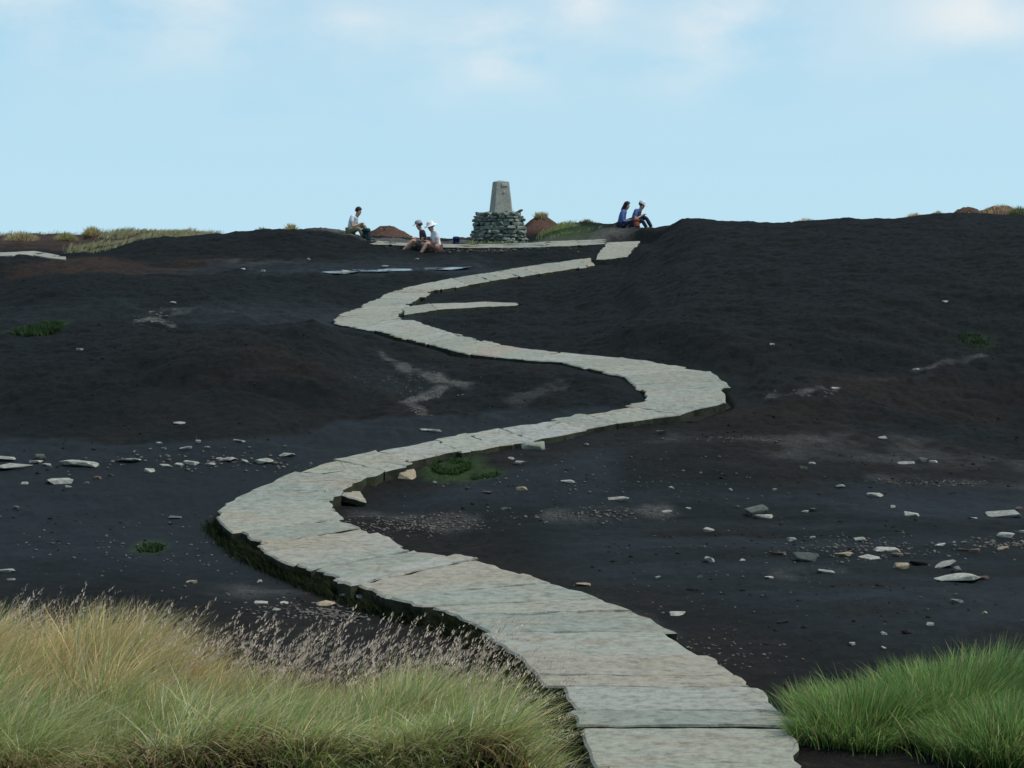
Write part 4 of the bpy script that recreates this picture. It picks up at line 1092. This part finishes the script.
def person(loc, rz, label, J, shirt, legs, hair, hat=None, shoes=(0.03, 0.025, 0.02), long_hair=False, shorts=True, group=None, scale=1.0, sleeves='short'):
    """J: joints in metres, x forward, y left, z up, origin on the seat"""
    root = empty('person', loc, rz); root.scale = (scale,) * 3; tag(root, label, 'person', group)
    V = {k: Vector(v) for k, v in J.items()}
    up = (V['head'] - V['neck']).normalized(); fw = V['look'].normalized()
    side = up.cross(fw).normalized()
    c = Chain()
    pel = c.add(V['pelvis'], (0.125, 0.10)); waist = c.add(V['pelvis'].lerp(V['chest'], 0.5), (0.115, 0.09), pel); ch = c.add(V['chest'], (0.135, 0.10), waist)
    nk = c.add(V['neck'], 0.055, ch); hb = c.add(V['head'] - up * 0.06 + fw * 0.02, (0.072, 0.08), nk); hm = c.add(V['head'] + up * 0.02, (0.076, 0.094), hb); ht = c.add(V['head'] + up * 0.09 - fw * 0.01, (0.055, 0.068), hm)
    ns = c.add(V['head'] - up * 0.01 + fw * 0.105, 0.014, hm)
    for s in (1, -1): c.add(V['head'] - up * 0.005 + side * s * 0.086, 0.016, hm)
    for s, k in ((1, 'l'), (-1, 'r')):
        a = c.add(V['sh_' + k], 0.06, ch); b = c.add(V['el_' + k], 0.042, a); w = c.add(V['wr_' + k], 0.027, b)
        d = (V['wr_' + k] - V['el_' + k]).normalized(); pr = d.cross(Vector((0, 0, 1)))
        pr = pr.normalized() if pr.length > 0.1 else Vector((0, 1, 0))
        palm = c.add(V['wr_' + k] + d * 0.07, (0.038, 0.018), w)
        dn = d.cross(pr).normalized()
        for q, (off, ln) in enumerate(((-0.030, 0.068), (-0.010, 0.080), (0.010, 0.076), (0.030, 0.058))):
            m1 = c.add(V['wr_' + k] + d * (0.085 + ln * 0.4) + pr * off - dn * 0.004, 0.009, palm); c.add(V['wr_' + k] + d * (0.085 + ln * 0.8) + pr * off * 1.05 + Vector((0, 0, -0.02)), 0.0075, m1)
        m1 = c.add(V['wr_' + k] + d * 0.055 + pr * 0.05 * s, 0.010, palm); c.add(V['wr_' + k] + d * 0.095 + pr * 0.06 * s, 0.0085, m1)
        h = c.add(V['hip_' + k], 0.095, pel); kn = c.add(V['kn_' + k], 0.058, h); cf = c.add(V['kn_' + k].lerp(V['an_' + k], 0.35), 0.056, kn); an = c.add(V['an_' + k], 0.036, cf); c.add(V['to_' + k], 0.034, an)
    bme = c.mesh(2)
    bme.materials.clear(); bme.materials.append(M_skin); bme.materials.append(M_eye)
    eyes = [V['head'] + up * 0.02 + fw * 0.085 + side * s * 0.032 for s in (1, -1)] + [V['head'] - up * 0.065 + fw * 0.09]
    for p in bme.polygons:
        p.material_index = 1 if min((Vector(p.center) - e).length for e in eyes) < 0.016 else 0
    o = link('body', bme, None, root)
    # clothes follow the same joints a little outside the skin
    c = Chain(); g = 1.22
    low = c.add(V['pelvis'] - (V['chest'] - V['pelvis']).normalized() * 0.02, (0.145, 0.118)); m = c.add(V['pelvis'].lerp(V['chest'], 0.5), (0.145, 0.115), low); t = c.add(V['chest'], (0.16, 0.122), m); c.add(V['neck'] - up * 0.035, (0.075, 0.07), t)
    for k in 'lr':
        a = c.add(V['sh_' + k], 0.078, t)
        if sleeves == 'short': c.add(V['sh_' + k].lerp(V['el_' + k], 0.65), 0.062, a)
        else:
            b = c.add(V['el_' + k], 0.06, a); c.add(V['el_' + k].lerp(V['wr_' + k], 0.9), 0.044, b)
    link('shirt', c.mesh(2), None, root).data.materials.clear(); sh = root.children[-1] if False else None
    for ob in col.objects:
        if ob.parent == root and ob.name.startswith('shirt'): ob.data.materials.clear(); ob.data.materials.append(cloth('shirt_cloth', shirt))
    c = Chain(); pel = c.add(V['pelvis'] + Vector((0, 0, 0.02)), (0.14, 0.115))
    for k in 'lr':
        h = c.add(V['hip_' + k], 0.112, pel)
        if shorts: c.add(V['hip_' + k].lerp(V['kn_' + k], 0.82), 0.088, h)
        else:
            q = c.add(V['kn_' + k], 0.078, h); c.add(V['kn_' + k].lerp(V['an_' + k], 0.92), 0.058, q)
    lm = c.mesh(2); lm.materials.clear(); lm.materials.append(cloth('leg_cloth', legs)); link('shorts' if shorts else 'trousers', lm, None, root)
    for k in 'lr':
        c = Chain(); d = (V['to_' + k] - V['an_' + k])
        a = c.add(V['an_' + k] + Vector((0, 0, 0.05)), 0.05); b = c.add(V['an_' + k] - Vector((0, 0, 0.01)), 0.054, a); e = c.add(V['an_' + k] + d * 0.6, (0.05, 0.044), b); c.add(V['to_' + k] + d * 0.12, (0.042, 0.034), e)
        sm = c.mesh(1); sm.materials.clear(); sm.materials.append(plain('boot_leather', shoes)); link('boot', sm, None, root)
    # hair
    rot = Matrix((fw, side, up)).transposed().to_4x4()
    bm = bmesh.new(); bmesh.ops.create_uvsphere(bm, u_segments=20, v_segments=14, radius=1)
    dead = [v for v in bm.verts if v.co.x > 0.45 and v.co.z < 0.42 or v.co.z < -0.55]
    bmesh.ops.delete(bm, geom=dead, context='VERTS')
    for v in bm.verts:
        v.co = Vector((v.co.x * 0.112 - 0.008, v.co.y * 0.098, v.co.z * 0.118 + 0.035)) * (1 + 0.04 * random.uniform(-1, 1))
        if long_hair and v.co.z < 0.02 and v.co.x < 0.02: v.co.z -= 0.16; v.co.x -= 0.03
    bm.transform(Matrix.Translation(V['head']) @ rot)
    bmesh.ops.solidify(bm, geom=bm.faces[:], thickness=0.012)
    from_bm('hair', bm, plain('hair_strands', hair, 0.5, 0.3, 60), root, smooth=True)
    if hat:
        kind, hc = hat
        bm = bmesh.new(); prof_ = [(0.0, 0.165), (0.06, 0.158), (0.098, 0.12), (0.112, 0.06)]
        if kind == 'sun': prof_ += [(0.15, 0.045), (0.195, 0.025), (0.195, 0.018), (0.112, 0.045)]
        else: prof_ += [(0.115, 0.05), (0.10, 0.05)]
        ns_ = 24; rings = []
        for r_, z_ in prof_:
            rings.append([bm.verts.new((math.cos(2 * math.pi * j / ns_) * r_ * 1.06, math.sin(2 * math.pi * j / ns_) * r_, z_)) for j in range(ns_)])
        for r0, r1 in zip(rings[:-1], rings[1:]):
            for j in range(ns_): bm.faces.new((r0[j], r1[j], r1[(j + 1) % ns_], r0[(j + 1) % ns_]))
        bmesh.ops.remove_doubles(bm, verts=bm.verts[:], dist=0.0005)
        if kind == 'cap':
            vis = [bm.verts.new((0.10 + 0.10 * math.cos(a), 0.09 * math.sin(a), 0.05 - 0.02 * math.cos(a))) for a in np.linspace(-1.5, 1.5, 9)]
            vis2 = [bm.verts.new(v.co + Vector((0, 0, 0.008))) for v in vis]
            bm.faces.new(vis); bm.faces.new(list(reversed(vis2)))
            for j in range(8): bm.faces.new((vis[j], vis[j+1], vis2[j+1], vis2[j]))
        bm.transform(Matrix.Translation(V['head'] + up * 0.012) @ rot)
        bmesh.ops.recalc_face_normals(bm, faces=bm.faces[:])
        from_bm('sun_hat' if kind == 'sun' else 'cap', bm, cloth('hat_cloth', hc), root, smooth=True)
    return root

def seated(lean=0.2, knee=(0.40, 0.30), ankle=(0.62, -0.05), spread=0.13, hands='knees', look=(1, 0, -0.1), dz=0.0, asym=0.05, hunch=0.06):
    """knee, ankle: (forward, up) from the seat"""
    J = {}
    J['pelvis'] = (0, 0, 0.11); c = Vector((math.sin(lean), 0, math.cos(lean)))
    J['chest'] = tuple(Vector((0, 0, 0.11)) + c * 0.33); c2 = Vector((math.sin(lean + hunch * 5), 0, math.cos(lean + hunch * 5)))
    nk = Vector(J['chest']) + c2 * 0.19; J['neck'] = tuple(nk); J['head'] = tuple(nk + Vector((0.04, 0, 0.125)))
    J['look'] = look
    for s, k in ((1, 'l'), (-1, 'r')):
        a = asym * s
        J['hip_' + k] = (0.03, 0.095 * s, 0.10); J['kn_' + k] = (knee[0] + a * 0.5, spread * s, knee[1] + a); J['an_' + k] = (ankle[0] + a, spread * s * 0.9, ankle[1])
        J['to_' + k] = (ankle[0] + a + 0.16, spread * s, ankle[1] - 0.03)
        sh = Vector(J['chest']) + Vector((0.0, 0.185 * s, 0.09)) + c2 * 0.02; J['sh_' + k] = tuple(sh)
        if hands == 'knees': w = Vector((knee[0] - 0.04, spread * s * 0.8, knee[1] + 0.09))
        elif hands == 'up': w = Vector((sh.x + 0.32, 0.07 * s, sh.z - 0.06))
        elif hands == 'lap': w = Vector((0.26, 0.08 * s, 0.24))
        else: w = Vector((sh.x - 0.1, 0.26 * s, 0.06))
        mid = (sh + w) / 2; L = (w - sh).length; dn = math.sqrt(max(0.0, 0.28 ** 2 - (L / 2) ** 2))
        el = mid + Vector((-0.35, 0.45 * s, -0.8)).normalized() * dn
        J['el_' + k] = tuple(el); J['wr_' + k] = tuple(w)
    return J

def seat_at(px, row, Y):
    """a point on the ground at that column and distance"""
    x = (px - 512) / F * Y
    return Vector((x, Y, hpt(x, Y)))

pA = seat_at(350, 230, 50.5)
person(pA, R(-15), 'lone walker in pale shirt seated on the ridge facing right, left of the cairn', seated(0.34, (0.38, 0.22), (0.55, -0.16), hunch=0.07, look=(1, 0, -0.35)), (0.62, 0.70, 0.76), (0.20, 0.18, 0.11), (0.025, 0.018, 0.014), shorts=False, group='walkers resting on the summit', scale=0.82)
pB = seat_at(425, 243, 48.4)
person(pB, R(190), 'walker in dark top with bare legs stretched left, beside one in white', seated(0.18, (0.36, 0.24), (0.66, -0.05), hands='knees', hunch=0.05, look=(1, 0, -0.3)), (0.05, 0.045, 0.06), (0.14, 0.13, 0.12), (0.06, 0.04, 0.03), hat=('cap', (0.30, 0.32, 0.34)), group='walkers resting on the summit', scale=0.80)
pC = seat_at(438, 245, 48.1)
person(pC, R(200), 'walker in white shirt and white sun hat seated with bare legs, left of the cairn', seated(0.24, (0.36, 0.20), (0.58, -0.16), hands='knees', hunch=0.06, look=(1, 0, -0.35)), (0.78, 0.82, 0.84), (0.36, 0.20, 0.16), (0.1, 0.07, 0.05), hat=('sun', (0.80, 0.80, 0.76)), group='walkers resting on the summit', scale=0.82)
pD = seat_at(620, 222, 52.9)
person(pD, R(-12), 'walker with long dark hair and blue jacket seated on the knoll right of the cairn', seated(0.30, (0.38, 0.26), (0.56, -0.08), hands='lap', hunch=0.03, look=(1, 0, -0.2)), (0.10, 0.16, 0.36), (0.04, 0.05, 0.09), (0.02, 0.014, 0.012), long_hair=True, shorts=False, sleeves='long', group='walkers resting on the summit', scale=0.82)
pE = seat_at(633, 224, 52.5)
person(pE, R(-20), 'walker in blue top and pale cap bending forward beside the long-haired one', seated(0.42, (0.36, 0.27), (0.56, -0.06), hands='knees', hunch=0.05, look=(1, 0, -0.5)), (0.09, 0.14, 0.32), (0.02, 0.03, 0.06), (0.03, 0.02, 0.016), hat=('cap', (0.62, 0.66, 0.70)), shorts=False, sleeves='short', group='walkers resting on the summit', scale=0.82)

def rucksack(loc, rz, colr, label, s=1.0, lean=0.15):
    root = empty('rucksack', loc, rz); root.scale = (s,) * 3; root.rotation_euler = (lean, 0, rz); tag(root, label, 'rucksack', 'bags beside the walkers')
    m = cloth('pack_cloth', colr); dk = cloth('strap_web', tuple(c * 0.5 for c in colr))
    def soft(sx, sy, sz, name, at, mat):
        bm = bmesh.new(); bmesh.ops.create_cube(bm, size=1); bmesh.ops.subdivide_edges(bm, edges=bm.edges[:], cuts=4, use_grid_fill=True)
        for v in bm.verts:
            n = v.co.normalized() * 0.62; v.co = v.co.lerp(n, 0.45); t = v.co.z + 0.5
            v.co = Vector((v.co.x * sx * (1.08 - 0.25 * t), v.co.y * sy * (1.1 - 0.2 * t), v.co.z * sz)) * (1 + random.uniform(-.02, .02))
        return from_bm(name, bm, mat, root, at, smooth=True)
    soft(0.34, 0.24, 0.52, 'pack', (0, 0, 0.25), m); soft(0.36, 0.27, 0.14, 'lid', (0, -0.01, 0.50), m); soft(0.24, 0.11, 0.24, 'pocket', (0, -0.15, 0.18), m)
    for s_ in (1, -1):
        c = Chain(); p = None
        for t in np.linspace(0, 1, 7):
            p = c.add((0.09 * s_, 0.12 + 0.07 * math.sin(t * math.pi), 0.46 - 0.38 * t), (0.025, 0.008), p)
        sm = c.mesh(1); sm.materials.clear(); sm.materials.append(dk); link('strap', sm, None, root)
rucksack(seat_at(456, 244, 50.2), R(20), (0.012, 0.02, 0.07), 'navy blue rucksack standing between the white-hatted walker and cairn', 0.48)
rucksack(seat_at(367, 238, 50.0), R(-30), (0.012, 0.03, 0.04), 'dark teal rucksack at the feet of the lone walker', 0.55)
rucksack(seat_at(637, 226, 51.9), R(10), (0.17, 0.055, 0.03), 'small orange-red rucksack at the feet of the blue pair', 0.45, -0.35)

# ------------------------------------------------------------------ camera, sun, sky
cam_d = bpy.data.cameras.new('camera'); cam = bpy.data.objects.new('camera', cam_d); col.objects.link(cam)
cam.location = (0, 0, CZ); cam.rotation_euler = (R(90), 0, 0)
cam_d.sensor_width = 36; cam_d.lens = F / 1024 * 36; cam_d.shift_y = -(384 - HOR) / 1024; cam_d.clip_end = 3000; cam_d.clip_start = 0.05
sc.camera = cam

sun_d = bpy.data.lights.new('sun', 'SUN'); sun_d.energy = 3.2; sun_d.angle = R(0.53); sun_d.color = (1.0, 0.955, 0.88)
sun = bpy.data.objects.new('sun', sun_d); col.objects.link(sun)
ds = Vector((math.sin(R(SUN_AZ)) * math.cos(R(SUN_EL)), math.cos(R(SUN_AZ)) * math.cos(R(SUN_EL)), math.sin(R(SUN_EL))))
sun.rotation_euler = ds.to_track_quat('Z', 'Y').to_euler()

w = bpy.data.worlds.new('World'); sc.world = w; w.use_nodes = True; nt = w.node_tree; L = nt.links
bg = nt.nodes['Background']; bg.inputs[1].default_value = 0.10
sky = N(nt, 'ShaderNodeTexSky', sky_type='NISHITA', sun_disc=False, sun_elevation=R(SUN_EL), sun_rotation=R(SUN_AZ), altitude=580, air_density=1.0, dust_density=0.2, ozone_density=1.5)
tc = N(nt, 'ShaderNodeTexCoord').outputs['Generated']
sx = N(nt, 'ShaderNodeSeparateXYZ'); L.new(tc, sx.inputs[0])
den = mth(nt, 'ADD', mth(nt, 'MAXIMUM', sx.outputs[2], 0.0), 0.16)
cv = N(nt, 'ShaderNodeCombineXYZ'); L.new(mth(nt, 'ADD', sx.outputs[0], 3.7), cv.inputs[0]); L.new(sx.outputs[1], cv.inputs[1]); L.new(mth(nt, 'MULTIPLY', sx.outputs[2], 1.9), cv.inputs[2])
cl = noise(nt, cv.outputs[0], 13.0, 6, 0.52, 0.1)
cf = ramp(nt, cl, [(0.48, (0, 0, 0)), (0.68, (1, 1, 1))])
hi = N(nt, 'ShaderNodeMapRange'); hi.inputs[1].default_value = 0.045; hi.inputs[2].default_value = 0.115; L.new(sx.outputs[2], hi.inputs[0])
banks = None
for bx, bz, br, bk in [(-0.006, 0.100, 0.030, 1.0), (0.110, 0.117, 0.032, 1.0), (-0.17, 0.122, 0.035, 0.8), (0.224, 0.114, 0.032, 0.7), (0.035, 0.121, 0.016, 0.8), (-0.08, 0.108, 0.02, 0.5), (-0.25, 0.12, 0.03, 0.9), (0.085, 0.09, 0.02, 0.5)]:
    ex = mth(nt, 'POWER', mth(nt, 'MULTIPLY', mth(nt, 'SUBTRACT', sx.outputs[0], bx), 1 / br), 2.0); ez = mth(nt, 'POWER', mth(nt, 'MULTIPLY', mth(nt, 'SUBTRACT', sx.outputs[2], bz), 1 / (br * 0.6)), 2.0)
    g = mth(nt, 'MULTIPLY', mth(nt, 'EXPONENT', mth(nt, 'MULTIPLY', mth(nt, 'ADD', ex, ez), -1.0)), bk)
    banks = g if banks is None else mth(nt, 'ADD', banks, g)
hf = mth(nt, 'MULTIPLY', hi.outputs[0], 0.32)
cfac = mth(nt, 'MULTIPLY', mth(nt, 'MULTIPLY', ramp(nt, cl, [(0.34, (0, 0, 0)), (0.66, (1, 1, 1))]), mth(nt, 'ADD', mth(nt, 'MULTIPLY', banks, 1.0), hf)), 0.75, clamp=True)
hz = N(nt, 'ShaderNodeMapRange'); hz.inputs[1].default_value = 0.0; hz.inputs[2].default_value = 0.5; hz.inputs[3].default_value = 0.88; hz.inputs[4].default_value = 0.25; L.new(sx.outputs[2], hz.inputs[0])
hzc = mix(nt, hz.outputs[0], sky.outputs[0], (4.7, 7.6, 9.4))
skc = mix(nt, cfac, hzc, (8.9, 9.0, 8.9))
L.new(skc, bg.inputs[0])

sc.view_settings.view_transform = 'Standard'; sc.view_settings.look = 'None'; sc.view_settings.exposure = 0.0; sc.view_settings.gamma = 1.0
print('flags', path_parts, 'stones', rk[0])
